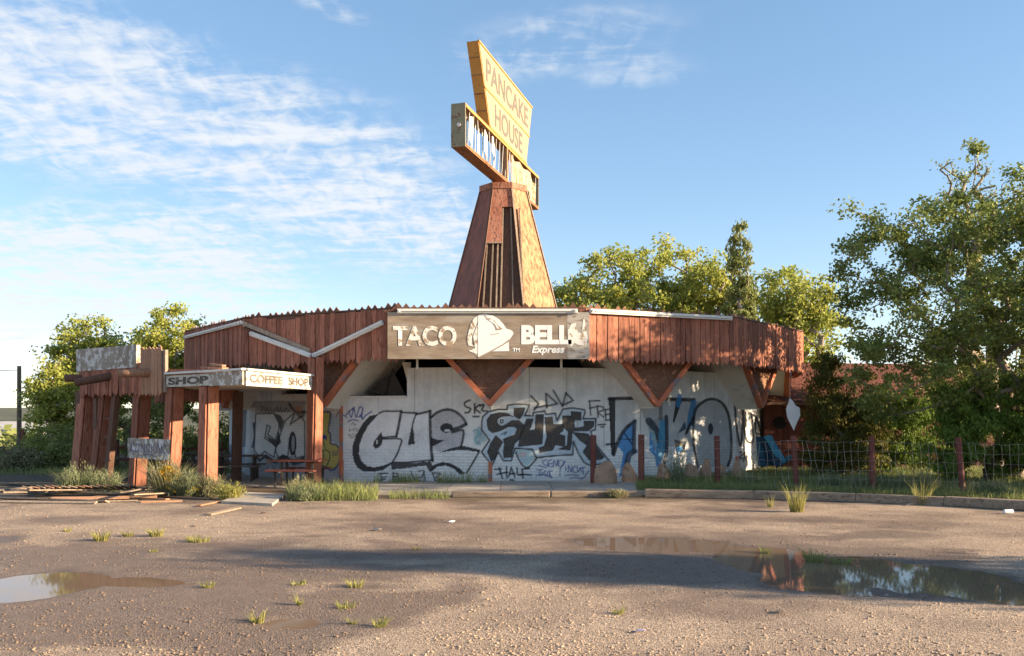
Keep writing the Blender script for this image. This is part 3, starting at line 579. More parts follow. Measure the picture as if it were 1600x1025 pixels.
    for q in (((1092, 160), (1102, 292)), ((1085, 162), (1188, 156)), ((1096, 228), (1150, 215)), ((1165, 205), (1172, 312)), ((1165, 208), (1218, 218), (1218, 250), (1172, 265), (1228, 312)), ((1240, 240), (1247, 342)), ((1240, 242), (1292, 235)), ((1242, 288), (1285, 284)), ((1247, 342), (1297, 335)), ((1170, 385), (1240, 380)), ((1200, 405), (1225, 405)), ((1250, 570), (1300, 565))): s.stroke(a(*q), 2.3, DK)
    for q in (((240, 790), (272, 888)), ((310, 780), (312, 882)), ((200, 805), (260, 800)), ((220, 852), (320, 830)), ((330, 872), (355, 788), (388, 872)), ((338, 848), (388, 842)), ((408, 790), (415, 855), (450, 855)), ((458, 800), (465, 885)), ((455, 802), (525, 795)), ((440, 850), (545, 856)), ((345, 905), (375, 905), (380, 935))): s.stroke(a(*q), 2.6, K, .92, smooth=False)
    for q in (((690, 715), (650, 725), (665, 760), (700, 765), (680, 785), (610, 768)), ((735, 715), (700, 730), (710, 775), (745, 780)), ((705, 752), (735, 750)), ((750, 780), (755, 720), (785, 775), (790, 715)), ((800, 720), (805, 780), (840, 770), (850, 730), (800, 720)),
              ((590, 805), (650, 810)), ((620, 810), (620, 860), (650, 850), (635, 830)), ((680, 815), (660, 840), (690, 860), (700, 825)), ((710, 810), (715, 865)), ((745, 815), (715, 835), (735, 885)), ((590, 865), (640, 855), (740, 880)),
              ((862, 730), (820, 790), (812, 865)), ((865, 785), (868, 815)), ((890, 830), (895, 770), (920, 830), (925, 775)), ((960, 775), (935, 790), (945, 835), (970, 830)), ((975, 780), (985, 830), (1005, 790), (1020, 830)), ((1010, 790), (1050, 780)), ((1030, 790), (1035, 850)), ((1085, 815), (1040, 880), (1020, 885)), ((860, 862), (930, 855), (985, 865)), ((905, 890), (960, 882), (1020, 895))): s.stroke(a(*q), 1.6, BL, .9)
    # ---- big grey and blue piece on the right
    a = tr(930, 600, 5.714); st0 = s.stroke; s.stroke = lambda p_, w_, *k_, **q_: st0(p_, w_ * 1.35, *k_, **q_)
    s.poly(a((380, 150), (880, 150), (980, 160), (1060, 150), (1140, 190), (1190, 290), (1205, 560), (1190, 740), (920, 740), (880, 560), (640, 560), (480, 420)), (.34, .36, .38), .72)
    s.poly(a((175, 150), (365, 150), (350, 330), (190, 520)), (.46, .48, .49), .7); s.poly(a((480, 330), (640, 280), (640, 600), (600, 620)), (.22, .25, .28), .6)
    s.poly(a((355, 335), (290, 380), (215, 480), (205, 560), (250, 620), (215, 820), (270, 820), (290, 640), (330, 590), (345, 480)), SKY, .92)
    s.stroke(a((350, 600), (295, 650), (275, 820)), 6.5, (.05, .06, .11)); s.poly(a((120, 120), (180, 120), (180, 560), (165, 650), (142, 630)), K, .95)
    s.stroke(a((125, 133), (400, 128), (880, 142)), 4.2, K, .95); s.stroke(a((165, 630), (210, 500), (270, 400), (355, 330)), 4, K); s.stroke(a((352, 332), (345, 470), (345, 600)), 4.6, (.04, .05, .07))
    s.stroke(a((255, 430), (330, 540)), 1.5, K); s.stroke(a((220, 490), (340, 495)), 1.2, K); s.stroke(a((100, 540), (190, 530)), 2, K)
    s.stroke(a((480, 330), (545, 420), (590, 560)), 8, (.04, .05, .07)); s.poly(a((485, 420), (520, 430), (560, 540), (570, 740), (548, 740), (530, 640), (485, 600)), SKY, .95)
    s.poly(a((575, 320), (625, 320), (635, 560), (610, 640), (572, 740), (560, 600)), (.06, .27, .45), .9); s.stroke(a((635, 290), (638, 590), (605, 735)), 4, (.04, .05, .07))
    s.poly(a((480, 390), (530, 420), (560, 560), (520, 560)), (.30, .45, .45), .6); s.poly(a((570, 170), (600, 170), (600, 320), (565, 320)), (.10, .09, .09), .7)
    s.poly(a((720, 150), (775, 150), (740, 250), (705, 350), (692, 340)), K, .95); s.stroke(a((752, 105), (742, 190)), 5, SKY, .85); s.poly(a((800, 330), (738, 442), (815, 400)), (.04, .07, .12))
    s.stroke(a((880, 170), (855, 280), (845, 380)), 7, (.05, .20, .40), .9); s.stroke(a((810, 445), (845, 360)), 2.5, K); s.stroke(a((875, 300), (820, 430)), 3, K)
    s.poly(a((705, 495), (808, 520), (802, 610), (722, 615)), (.06, .06, .06), .92); s.ell(*a((750, 585))[0], 5.5, 5, (.10, .34, .66)); s.ell(*a((765, 540))[0], 4, 3, (.3, .28, .2), .7)
    s.stroke(a((880, 310), (900, 220), (980, 150), (1060, 136), (1140, 178), (1190, 280), (1212, 450), (1212, 640), (1185, 730)), 3.2, K); s.stroke(a((880, 300), (874, 450), (890, 620), (920, 745)), 2.8, K); s.ell(*a((1030, 400))[0], 4, 9, (.03, .035, .05))
    for q in (((1248, 190), (1258, 330), (1290, 545), (1312, 440), (1300, 220), (1248, 180)), ((1318, 230), (1340, 460), (1370, 520), (1410, 500), (1400, 320), (1380, 260)), ((1340, 250), (1345, 380)), ((1385, 270), (1440, 300), (1470, 420)), ((1430, 320), (1440, 440), (1500, 440))): s.stroke(a(*q), 2.6, K)
    for q in (((1290, 610), (1330, 620), (1290, 650), (1320, 670)), ((1340, 610), (1325, 690)), ((1345, 650), (1350, 690))): s.stroke(a(*q), 1.5, DK)
    s.stroke(a((1385, 570), (1390, 640), (1430, 610), (1440, 690)), 1.5, (.25, .45, .5), .7)
    s.stroke = st0
POSTPX = []
def wall_panel(j, ztop, brick_top, openings):
    a = ring(j * AN, RW, 0); b = ring((j + 1) * AN, RW, 0); t = (b - a).normalized(); L = (b - a).length; th = (j + .5) * AN; _, n = frame(th)
    bl, bh, jt = .30, .088, .013
    def lines(step, end, extra):
        l = [0.0]; q = 0
        while q * step < end:
            p = q * step
            l += [p - jt / 2, p + jt / 2] + [p + jt / 2 + (step - jt) * e for e in extra]; q += 1
        l = np.array([v for v in l if 0 <= v <= end] + [end]); return np.unique(np.round(l, 5))
    us = lines(bl / 2, L, (.16, .33, .5, .67, .84)); zb = lines(bh, brick_top, (.33, .67)); zs = np.concatenate([zb, np.arange(brick_top + .02, ztop - .01, .022), [ztop]])
    U, Z = np.meshgrid(us, zs); nu, nz = len(us), len(zs)
    q = np.round(U / (bl / 2)); inx = np.abs(U - q * bl / 2) < jt / 2 + 1e-4; c = np.round(Z / bh); inz = np.abs(Z - c * bh) < jt / 2 + 1e-4; course = np.floor(Z / bh)
    joint = (Z < brick_top) & (inz | (inx & ((q.astype(int) + course.astype(int)) % 2 == 0)))
    hsh = vnoise(np.floor(U / bl + (course % 2) * .5) * 7.3, course * 5.1, 3)
    dep = np.where(joint, -.006, (hsh - .5) * .006 * (Z < brick_top))
    seam = (Z >= brick_top) & (np.abs((U / 1.14) % 1 - .5) > .491); dep = np.where(seam, -.010, dep)
    P3 = np.stack([a.x + t.x * U + n.x * dep, a.y + t.y * U + n.y * dep, Z], -1).reshape(-1, 3)
    g = fbm(U * 1.4 + j * 9, Z * 1.4, 51); base = np.empty((nu * nz, 3)); up = (Z >= brick_top).ravel()
    base[:] = (.78, .78, .765); base[up] = (.71, .705, .68); base *= (.90 + .22 * g.ravel())[:, None]
    drip = sstep(.52, .7, fbm(U * 6, Z * .7, 15)) * sstep(1.4, 3.2, Z); base *= (1 - .16 * drip.ravel())[:, None]
    base *= (1 - .22 * joint.ravel() * (.35 + .5 * g.ravel()))[:, None]; base *= (1 - .45 * seam.ravel())[:, None]
    grime = (1 - sstep(0, .35, Z)) * sstep(.35, .7, g); base = base * (1 - .5 * grime.ravel()[:, None]) + np.array((.30, .2, .14)) * .5 * grime.ravel()[:, None]
    pt = Paint(P3, base); graffiti(pt); c_ = pt.c * (1 - .08 * joint.ravel()[:, None])
    i = np.arange((nz - 1) * (nu - 1)); r = i // (nu - 1); cc = i % (nu - 1); v0 = r * nu + cc; um = (us[:-1] + us[1:]) / 2; zm = (zs[:-1] + zs[1:]) / 2
    keep = np.ones(len(i), bool)
    for (u0, u1, z0, z1) in openings: keep &= ~((um[cc] > u0) & (um[cc] < u1) & (zm[r] > z0) & (zm[r] < z1))
    def mk(name, selm, kind=None):
        ii = v0[selm]; qd = np.stack([ii, ii + 1, ii + nu + 1, ii + nu], 1); un, inv = np.unique(qd, return_inverse=True)
        me = raw_mesh(name, P3[un], inv.reshape(-1, 4), m=WALLM); at = me.attributes.new('paint', 'FLOAT_COLOR', 'POINT')
        at.data.foreach_set('color', np.concatenate([c_[un], np.ones((len(un), 1))], 1).astype(np.float32).ravel())
        o = bpy.data.objects.new(name, me); C.objects.link(o); adopt(o, root)
        if kind: o['kind'] = kind
        return o
    mk('brickwork', keep & (zm[r] < brick_top), 'stuff'); mk('wall_boarding', keep & (zm[r] >= brick_top))
    # the thickness of the wall behind, round its openings
    segs = [(0, L, 0, ztop)]
    if openings: u0, u1, z0, z1 = openings[0]; segs = [(0, L, 0, z0), (u1, L, z0, ztop)] + ([(0, u0, z0, ztop)] if u0 > .05 else [])
    cr = MB()
    for (u0, u1, z0, z1) in segs: cr.prism([a + t * u0 - n * .02 + Vector((0, 0, z0)), a + t * u1 - n * .02 + Vector((0, 0, z0)), a + t * u1 - n * .02 + Vector((0, 0, z1)), a + t * u0 - n * .02 + Vector((0, 0, z1))], -n * .16)
    cr.build('wall_core', MAT['cream_soffit'], root)
    for (u0, u1, z0, z1) in openings:
        MB().beam(a + t * u0 + Vector((0, 0, z0 + .02)) + n * .02, a + t * u1 + Vector((0, 0, z0 + .02)) + n * .02, .12, .045).build('opening_sill', MAT['white_metal'], root)
    return a, b, t, n
for j, zt, bt, op in ((-3, 2.75, 2.3, []), (-2, 3.3, 2.2, [(1.7, 4.45, 2.62, 3.4)]), (-1, 3.38, 1.05, [(.22, 2.04, 2.52, 3.5)]), (0, 3.38, 1.05, []), (1, 3.38, 1.05, []), (2, 3.3, 1.05, [])):
    wall_panel(j, zt, bt, op)
m = MB()
for j in range(3, 11): m.prism([ring(j * AN, RW, 0), ring((j + 1) * AN, RW, 0), ring((j + 1) * AN, RW, 3.86), ring(j * AN, RW, 3.86)], -frame((j + .5) * AN)[1] * .16)
m.build('rear_wall', MAT['cream_soffit'], root)
for k in (-2, -1, 0, 1, 2, 3):      # steel posts at the corners of the wall, painted red low down
    _, n = frame(k * AN); p = ring(k * AN, RW + .03, 0)
    if k in (-1, 0, 2): MB().box(p + Vector((0, 0, .33)), (.11, .11, .66), Matrix.Rotation(k * AN, 3, 'Z')).build('corner_post', MAT['orange_trim'], root)
    if k in (-1,): MB().box(p + Vector((0, 0, 1.58)), (.08, .08, 1.84), Matrix.Rotation(k * AN, 3, 'Z')).build('corner_post', MAT['orange_trim'], root)
for px in (652, 877):
    q = P(px, 568, 24.9); MB().box(q, (.06, .06, .32)).build('hanger_bracket', MAT['cream_soffit'], root)
# torn insulation and broken boards inside the open panel
tn = frame(-.5 * AN); o = ring(-.5 * AN, RW - .5, 0)
for (px0, py0, px1, py1, px2, py2, mm) in ((612, 575, 634, 618, 600, 619, 'interior'), (575, 612, 612, 582, 606, 619, 'interior'), (628, 566, 642, 566, 641, 612, 'cream_soffit')):
    pts = [ray_plane(x, y, o, tn[1]) for x, y in ((px0, py0), (px1, py1), (px2, py2))]
    MB().prism(pts, -tn[1] * .03).build('torn_lining', MAT[mm], root)

# ---- plywood sign over the front panel
th = 0.0; t, n = frame(0); fp = ring(0, RF * math.cos(AN / 2) + .03, 0)
def on_sign(px, py, off=0.0): return ray_plane(px, py, fp + n * off, n)
SW, SE = on_sign(605, 562), on_sign(921, 488); zlo, zhi = on_sign(763, 561).z, on_sign(763, 488).z
sheets = [on_sign(x, 520).x for x in (605.5, 746, 886, 921)]
sgn = None
for i, (x0, x1) in enumerate(zip(sheets[:-1], sheets[1:])):
    o = MB().box(((x0 + x1) / 2, fp.y - .012 - .002 * i, (zlo + zhi) / 2), (x1 - x0 - .006, .022, zhi - zlo)).build('plywood_sheet', MAT['plywood' if i < 2 else 'plywood_grey'], root)
    if sgn is None: sgn = o
YS = fp.y - .031
def sgn_pt(px, py, off=0.0): q = ray_plane(px, py, Vector((0, YS, 0)), Vector((0, 1, 0))); return Vector((q.x, YS - off, q.z))
def sgn_text(body, x0, y0, x1, y1, m, nm, bold=0.0, slant=0.0, space=1.0):
    A, B = sgn_pt(x0, y1), sgn_pt(x1, y0)
    me = text_mesh(body, lambda s, tt: Vector((A.x + (B.x - A.x) * s + slant * tt, YS, A.z + (B.z - A.z) * tt)), m, nm, bold, space=space)
    return inst(nm, me, Matrix.Identity(4), root)
sgn_text('TACO', 614, 509, 713.5, 540.5, MAT['sign_white_worn'], 'sign_lettering', .035)
sgn_text('BELL', 814.5, 508, 893, 538, MAT['sign_white'], 'sign_lettering', .05)
sgn_text('TM', 801, 543.5, 812, 549.5, MAT['sign_white'], 'sign_lettering', .03)
sgn_text('Express', 830, 540, 880, 555, MAT['sign_white'], 'sign_lettering', .035, slant=.06)
s8 = tr(600, 480, 4.848)
def sgn_poly(pts, m, nm, off=0.0): return MB().poly([sgn_pt(x, y, off) for x, y in s8(*pts)]).build(nm, m, root)
# the bell drawn in white with brown lines
sgn_poly(((712, 62), (740, 54), (775, 53), (825, 63), (870, 90), (905, 128), (928, 163), (960, 172), (979, 186), (979, 206), (955, 240), (900, 280), (800, 335), (712, 378)), MAT['sign_white'], 'bell_emblem')
sgn_poly(((820, 335), (945, 262), (948, 332)), MAT['sign_white'], 'bell_emblem')
sgn_poly(((640, 190), (655, 130), (680, 85), (708, 65), (708, 110), (690, 160), (668, 220), (664, 280), (690, 300), (640, 290), (628, 250)), MAT['sign_white_worn'], 'bell_emblem')
sgn_poly(((675, 220), (708, 130), (708, 375), (690, 350), (640, 330), (690, 310)), MAT['sign_white_worn'], 'bell_emblem')
sgn_poly(((770, 90), (800, 82), (840, 105), (868, 140), (900, 165), (880, 172), (848, 176), (838, 145), (815, 110)), MAT['sign_brown_line'], 'bell_emblem', .003)
sgn_poly(((790, 95), (815, 92), (850, 122), (872, 160), (858, 165), (840, 130)), MAT['sign_white'], 'bell_emblem', .006)
sgn_poly(((765, 62), (785, 85), (778, 88), (758, 62)), MAT['sign_brown_line'], 'bell_emblem', .003)
sgn_poly(((805, 207), (870, 196), (872, 201), (806, 212)), MAT['sign_brown_line'], 'bell_emblem', .003)
sgn_poly(((712, 378), (800, 335), (900, 280), (955, 240), (958, 248), (900, 290), (800, 345), (716, 384)), MAT['sign_brown_line'], 'bell_emblem', .003)
sgn_poly(((1392, 175), (1420, 125), (1455, 120), (1452, 150), (1470, 190), (1500, 200), (1530, 170), (1545, 230), (1530, 290), (1470, 285), (1440, 270), (1420, 300), (1395, 275)), MAT['sign_white_worn'], 'paint_patch')
sgn_poly(((1500, 190), (1508, 90), (1522, 70), (1530, 180)), MAT['sign_white_worn'], 'paint_patch')

# ---- fluorescent channels along the fascia
def on_fascia(k, px, py, off):
    _, n = frame(k * AN); p0 = ring(k * AN, RF * math.cos(AN / 2) + off, 0); return ray_plane(px, py, p0, n), n
for (k, p, q, w) in ((-2, (290, 527), (378, 504), .10), (-1, (392, 521), (487, 556), .13), (-1, (490, 556), (598, 504), .13), (0, (621, 486), (903, 486), .12), (1, (922, 486), (1143, 497.5), .12)):
    a, n = on_fascia(k, p[0], p[1], .06); b, n = on_fascia(k, q[0], q[1], .06)
    o = MB().beam(a, b, .09, w, up=Vector((0, 0, 1))).build('light_channel', MAT['white_metal'], root)
    MB().tube([a.lerp(b, .03) + n * .06, a.lerp(b, .97) + n * .06], .018, 6).build('tube', MAT['tube_white'], o)
    for e in (.01, .985): MB().box(a.lerp(b, e) + n * .06, (.04, .07, .07)).build('lamp_holder', MAT['white_metal'], o)
for (k, p, q, w, mm) in ((-1, (380, 506), (484, 549), .16, 'grey_wood'), (-1, (382, 511), (470, 548), .07, 'dark_board'), (0, (600, 486), (640, 484), .05, 'dark_board')):
    a, n = on_fascia(k, p[0], p[1], .02); b, n = on_fascia(k, q[0], q[1], .02); MB().beam(a, b, .03, w).build('torn_trim', MAT[mm], root)

# ---- the tower
TX = -.33; TC = Vector((TX, DC, 0)); Z0, Z1, R0, R1 = 4.9, 11.06, 2.64, .95
def oct_(i, z, grow=0.0):
    r = R0 + (R1 - R0) * (z - Z0) / (Z1 - Z0) + grow; th = R(45) * (i - .5) + R(-3); return Vector((TX + r * math.sin(th), DC - r * math.cos(th), z))
for i in range(8):
    a, b, c, d = oct_(i, Z0), oct_(i + 1, Z0), oct_(i + 1, Z1), oct_(i, Z1); nn = (b - a).cross(d - a).normalized()
    if i == 0:
        # front face: flaking red board above a stripped frame
        def fp_(px, py): return ray_plane(px, py, a, nn)
        MB().prism([a - nn * .16, b - nn * .16, c - nn * .16, d - nn * .16], -nn * .04).build('lining', MAT['dark_board'], root)
        MB().prism([d + nn * 0, c, fp_(805, 323), fp_(784, 323), fp_(784.5, 378), fp_(760, 378)], -nn * .05).build('front_sheet', MAT['tower_red'], root)
        for (x0, y0, x1, y1) in ((786, 324, 781, 520), (770.5, 378, 764, 520), (798, 324, 803, 520), (811, 324, 820.5, 520), (761, 378, 752, 520), (778, 378, 774, 520)):
            MB().beam(fp_(x0, y0) - nn * .07, fp_(x1, y1) - nn * .07, .055, .08, up=nn).build('stud', MAT['grey_wood'], root)
        MB().beam(fp_(760, 379) - nn * .02, fp_(785, 379) - nn * .02, .05, .05, up=nn).build('stud', MAT['grey_wood'], root)
    else:
        mm = {7: 'tower_shaded', 1: 'tower_sunlit'}.get(i, 'tower_red')  # shaded left and sunlit right faces are put into the sheet colours
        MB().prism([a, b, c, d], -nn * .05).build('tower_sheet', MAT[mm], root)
    MB().beam(oct_(i, Z0, .01), oct_(i, Z1 - .15, .01), .07, .05, up=(oct_(i, 6) - Vector((TX, DC, 6)))).build('corner_batten', MAT['dark_board' if i in (0, 7) else 'grey_wood'], root)
m = MB(); m.prism([oct_(i, Z1 - .16, .035) for i in range(8)], (0, 0, .24)); m.build('tower_cap', MAT['tower_red'], root)
MB().box((TX - .42, DC - .55, Z1 + .12), (.10, .10, .14)).build('vent_stub', MAT['iron'], root)

# ---- the roof signs: open box below, yellow board above
Sd = Vector((2.94, 9.8, 0)).normalized(); Sn = Vector((Sd.y, -Sd.x, 0))          # along the sign, and out of its sunlit face
S0 = Vector(((727 - 800) / FPX * 30.7, 30.7, 0))
def sp_(px, py, off=0.0): return ray_plane(px, py, S0 + Sn * off, Sn)
def su(p): return (p - S0).dot(Sd)
TH = .52
near_t, near_b = sp_(727, 160), sp_(727, 228); zt, zb = near_t.z, near_b.z; LEN = su(sp_(842, 330))
sign = thing('roof_sign', (TX, DC, Z1), 'yellow and orange roof sign above an open sign box on the tapered red tower', 'sign')
def SP(u, z, off=0.0): return S0 + Sd * u + Sn * off + Vector((0, 0, z))
def slab(u0, z0, u1, z1, o0, o1): return MB().prism([SP(u0, z0, o0), SP(u1, z0, o0), SP(u1, z1, o0), SP(u0, z1, o0)], Sn * (o1 - o0))
cap = slab(0, zb, .05, zt, -TH, 0).build('end_cap', MAT['sign_box'], sign)
MB().tube([SP(-.002, (zt + zb) / 2, -TH * .45), SP(-.03, (zt + zb) / 2, -TH * .45)], .07, 10).build('junction_knob', MAT['white_metal'], cap)
slab(LEN - .05, zb, LEN, zt, -TH, 0).build('end_cap', MAT['sign_box'], sign)
slab(.05, zb, LEN - .05, zb + .05, -TH, 0).build('bottom_pan', MAT['sign_pan'], sign)
slab(.05, zt - .05, LEN - .05, zt, -TH, 0).build('top_pan', MAT['sign_pan'], sign)
MB().beam(SP(.05, zt - .09, .0), SP(LEN - .05, zt - .09, .0), .04, .08).build('top_rail', MAT['sign_orange'], sign)
MB().beam(SP(.05, zb + .075, .0), SP(LEN - .05, zb + .075, .0), .04, .05).build('bottom_rail', MAT['sign_pan'], sign)
rr = random.Random(3)
u = .35
while u < LEN - .3:
    MB().beam(SP(u, zb + .05, -TH + .06), SP(u, zt - .05, -TH + .06), .05, .04).build('back_strut', MAT['tube_white'], sign)
    if rr.random() < .8: MB().tube([SP(u + .1, zb + .06, -TH * .5), SP(u + .1 + rr.uniform(-.05, .05), zt - .08, -TH * .5)], .022, 6).build('tube', MAT['tube_white'], sign)
    if rr.random() < .75: MB().beam(SP(u, zb + .06, -.05), SP(u + .4 * rr.choice((-1, 1)) * .6, zt - .08, -.05), .022, .022).build('brace', MAT['tube_white'], sign)
    MB().beam(SP(u + .16, zb + .06, -.04), SP(u + .16, zt - .1, -.04), .02, .02).build('front_strut', MAT['white_metal'], sign)
    u += .44
zz = zb + .08; hh = zt - zb - .22
for pts in (((.62, .30), (.95, .12), (1.05, .55), (1.0, .98), (.7, .92)), ((1.55, .05), (1.75, .3), (1.7, .7), (1.5, .6)), ((2.3, .35), (2.62, .2), (2.66, .85), (2.35, .98)), ((3.2, .5), (3.45, .45), (3.42, 1.0), (3.22, .98))):
    MB().prism([SP(a, zz + b * hh, -.09) for a, b in pts], Sn * .012).build('torn_face', MAT['tube_white'], sign)
tan_ = [(5.75, 0), (7.0, 0), (7.05, .22), (7.6, .1), (7.7, .45), (8.3, .3), (8.6, .02), (LEN - .4, .0), (LEN - .3, .8), (8.9, .7), (8.4, 1.0), (7.4, .9), (6.9, 1.0), (6.1, .85), (5.7, 1.0)]
MB().prism([SP(a, zz + b * hh, -.07) for a, b in tan_], Sn * .012).build('torn_face', MAT['torn_tan'], sign)
for (u_, body_) in ((6.0, 'N'), (6.75, 'D'), (8.9, 'E')):
    me = text_mesh(body_, lambda s_, t_: SP(u_ + .5 * s_, zz + hh * (.15 + .6 * t_), -.054), MAT['sign_pan'], 'lettering', .01); inst('lettering', me, Matrix.Identity(4), sign)
MB().tube([SP(2.0 + .05 * i, zb + .35 - .35 * math.sin(i / 12 * 3.14), .05) for i in range(13)], .015, 5).build('loose_wire', MAT['sign_orange'], sign)
MB().beam(SP(4.9, zb, -.06), SP(4.9, zt, -.06), .16, .16, up=Sd).build('mast', MAT['sign_pan'], sign)
MB().beam(SP(5.35, zb, -.3), SP(5.35, zt, -.3), .16, .16, up=Sd).build('mast', MAT['sign_pan'], sign)
# yellow board
yt = sp_(748, 63).z; u_tn, u_tf = su(sp_(748, 63)), su(sp_(832, 198)); u_bn, u_bf = su(sp_(766, 206)), su(sp_(823, 276)); yb = zt + .02
prof = [(u_tn, yt), (u_tf, yt), (u_bf, yb), (u_bn, yb)]
def edge(z): f = (yt - z) / (yt - yb); return u_tn + (u_bn - u_tn) * f, u_tf + (u_bf - u_tf) * f
yc = MB().prism([SP(a, b, -.46) for a, b in prof], Sn * .44).build('sign_cabinet', MAT['sign_orange'], sign)
ym = yb + (yt - yb) * .475
for z0, z1 in ((yb + .05, ym - .025), (ym + .025, yt - .05)):
    e0, e1 = edge(z0), edge(z1)
    MB().prism([SP(e0[0] + .06, z0, -.018), SP(e0[1] - .06, z0, -.018), SP(e1[1] - .06, z1, -.018), SP(e1[0] + .06, z1, -.018)], Sn * .014).build('sign_face', MAT['sign_yellow'], sign)
for zz_ in (yt, ym, yb):
    e = edge(zz_); MB().beam(SP(e[0], zz_, -.005), SP(e[1], zz_, -.005), .05, .06).build('face_trim', MAT['sign_orange'], sign)
for f in (.2, .4, .62, .82):
    z = yb + (yt - yb) * f; e = edge(z)[0]; MB().beam(SP(e - .012, z, -.455), SP(e - .012, z, -.025), .03, .03).build('cabinet_seam', MAT['sign_pan'], sign)
def sign_text(body, z0, z1, u0, u1, bold):
    me = text_mesh(body, lambda s, t_: SP(u0 + (u1 - u0) * s, z0 + (z1 - z0) * t_, .006), MAT['sign_letter'], 'lettering', bold); inst('lettering', me, Matrix.Identity(4), sign)
eT, eB = edge((ym + yt) / 2), edge((ym + yb) / 2)
sign_text('PANCAKE', ym + (yt - ym) * .20, yt - (yt - ym) * .20, eT[0] + .5, eT[1] - .5, .014)
sign_text('HOUSE', yb + (ym - yb) * .17, ym - (ym - yb) * .17, eB[0] + .9, eB[1] - .9, .014)

# ------------------------------------------------------------------ entrance canopy (leaning, half collapsed)
KX = Vector((-6.58, 22.0, 0)); LD = Vector((-.785, .62, 0)).normalized(); LN = Vector((-LD.y, LD.x, 0)); LN = LN if LN.y < 0 else -LN   # along the front, and outward
FX = Vector((-5.62, 25.0, 0))
def lpt(px, off=0.0):      # point of the front line seen at a pixel column
    d = (px - 800) / FPX; p0 = KX + LN * off; s = (d * p0.y - p0.x) / (LD.x - d * LD.y); return p0 + LD * s
can = thing('entrance_canopy', lpt(300), 'collapsing entrance canopy with COFFEE SHOP lettering and red board posts', 'canopy')
ZC0, ZC1 = 2.70, 3.07
d_ = lpt(255); bk1 = Vector((-7.6, 28.4, 0)); bk2 = d_ + Vector((.2, 3.4, 0))
roofpts = [KX + LN * -.03, FX + Vector((-.02, .0, 0)), bk1, bk2, d_ + LN * -.03]
MB().prism([Vector((p.x, p.y, ZC0 + .05)) for p in roofpts], (0, 0, .27)).build('canopy_roof', MAT['cream_soffit'], can)
BD = (FX - KX).normalized(); BN = Vector((BD.y, -BD.x, 0)); BN = BN if BN.y < 0 else -BN
def beam_board(p, q, nrm, name, mm, z0=ZC0, z1=ZC1, th=.05):
    return MB().prism([Vector((p.x, p.y, z0)), Vector((q.x, q.y, z0)), Vector((q.x, q.y, z1)), Vector((p.x, p.y, z1))], nrm * th).build(name, mm, can)
b1 = beam_board(KX + BD * .02, FX, BN, 'beam_board', MAT['beam_white'])
b2 = beam_board(KX, lpt(329), LN, 'beam_board', MAT['peeling_panel'], ZC0 + .02)
b3 = beam_board(lpt(328.5), lpt(262), LN, 'beam_board', MAT['beam_white'], ZC0 + .04, ZC1 - .03, .04)
MB().beam(Vector((KX.x, KX.y, ZC1 + .03)), Vector((FX.x, FX.y, ZC1 + .03)), .22, .05).build('roof_edge', MAT['white_metal'], can)
MB().beam(lpt(383) + Vector((0, 0, ZC1 + .034)), lpt(262) + Vector((0, 0, ZC1 + .034)), .22, .05).build('roof_edge', MAT['white_metal'], can)
def wall_text(body, p, q, nrm, z0, z1, m, bold):
    me = text_mesh(body, lambda s, t_: Vector((p.x + (q.x - p.x) * s, p.y + (q.y - p.y) * s, z0 + (z1 - z0) * t_)) + nrm * .056, m, 'lettering', bold); inst('lettering', me, Matrix.Identity(4), can)
Lb = (FX - KX).length
wall_text('COFFEE', KX + BD * Lb * .05, KX + BD * Lb * .52, BN, ZC0 + .08, ZC1 - .07, MAT['beam_letter_faded'], .045)
wall_text('SHOP', KX + BD * Lb * .61, KX + BD * Lb * .93, BN, ZC0 + .08, ZC1 - .07, MAT['beam_letter'], .045)
wall_text('SHOP', lpt(265), lpt(328), LN * .8, ZC0 + .09, ZC1 - .08, MAT['beam_letter'], .05)
# box posts clad in planks
def box_post(c, base_z, top_z, w, lean, mm='red_board', front=2):
    par = MB().box(c + Vector((0, 0, (base_z + top_z) / 2)), (w * .6, w * .6, top_z - base_z), Matrix.Rotation(math.atan2(LD.y, LD.x), 3, 'Z')).build('post_core', MAT['dark_board'], can)
    S = -LD
    def plank(cent, along, out, pw, m):
        off = Vector(lean)
        lo = cent + Vector((0, 0, base_z)) + off * 0; hi = cent + Vector((0, 0, top_z + rnd.uniform(-.05, .02))) + off
        pts = [lo - along * pw / 2, lo + along * pw / 2, hi + along * pw / 2, hi - along * pw / 2]
        MB().prism(pts, out * .04).build('plank', m, par)
    for i in range(front):
        plank(c + LN * (w / 2) + S * ((i + .5) / front - .5) * w, S, LN, w / front - .012, MAT[mm])
    plank(c + S * (w / 2) , LN, S, w - .03, MAT[mm])
    plank(c - S * (w / 2), LN, -S, w - .03, MAT[mm]); plank(c - LN * (w / 2), S, -LN, w - .03, MAT[mm])
    return par
box_post(lpt(324, -.14), 0, ZC0 + .06, .32, (.05, 0, 0)); box_post(lpt(266, -.14), 0, ZC0 + .04, .31, (.14, 0, 0)); box_post(lpt(214, -.14), 0, 2.72, .31, (.16, 0, 0)); box_post(FX + Vector((.03, .22, 0)), 0, 3.62, .28, (.08, 0, 0))
box_post(lpt(128, -.2), .0, 2.75, .46, (.25, 0, 0), front=1); box_post(lpt(153, -.14), 0, 2.7, .34, (.30, 0, 0))
MB().beam(lpt(168, -.1), lpt(182, -.1) + Vector((0, 0, 2.7)), .22, .16, up=LN).build('bare_post', MAT['dark_board'], can)
for z in (.7, 1.35, 1.9): MB().beam(lpt(160, -.05) + Vector((.06 * z, 0, z)), lpt(172, -.05) + Vector((.06 * z, 0, z)), .1, .05).build('noggin', MAT['dark_board'], can)
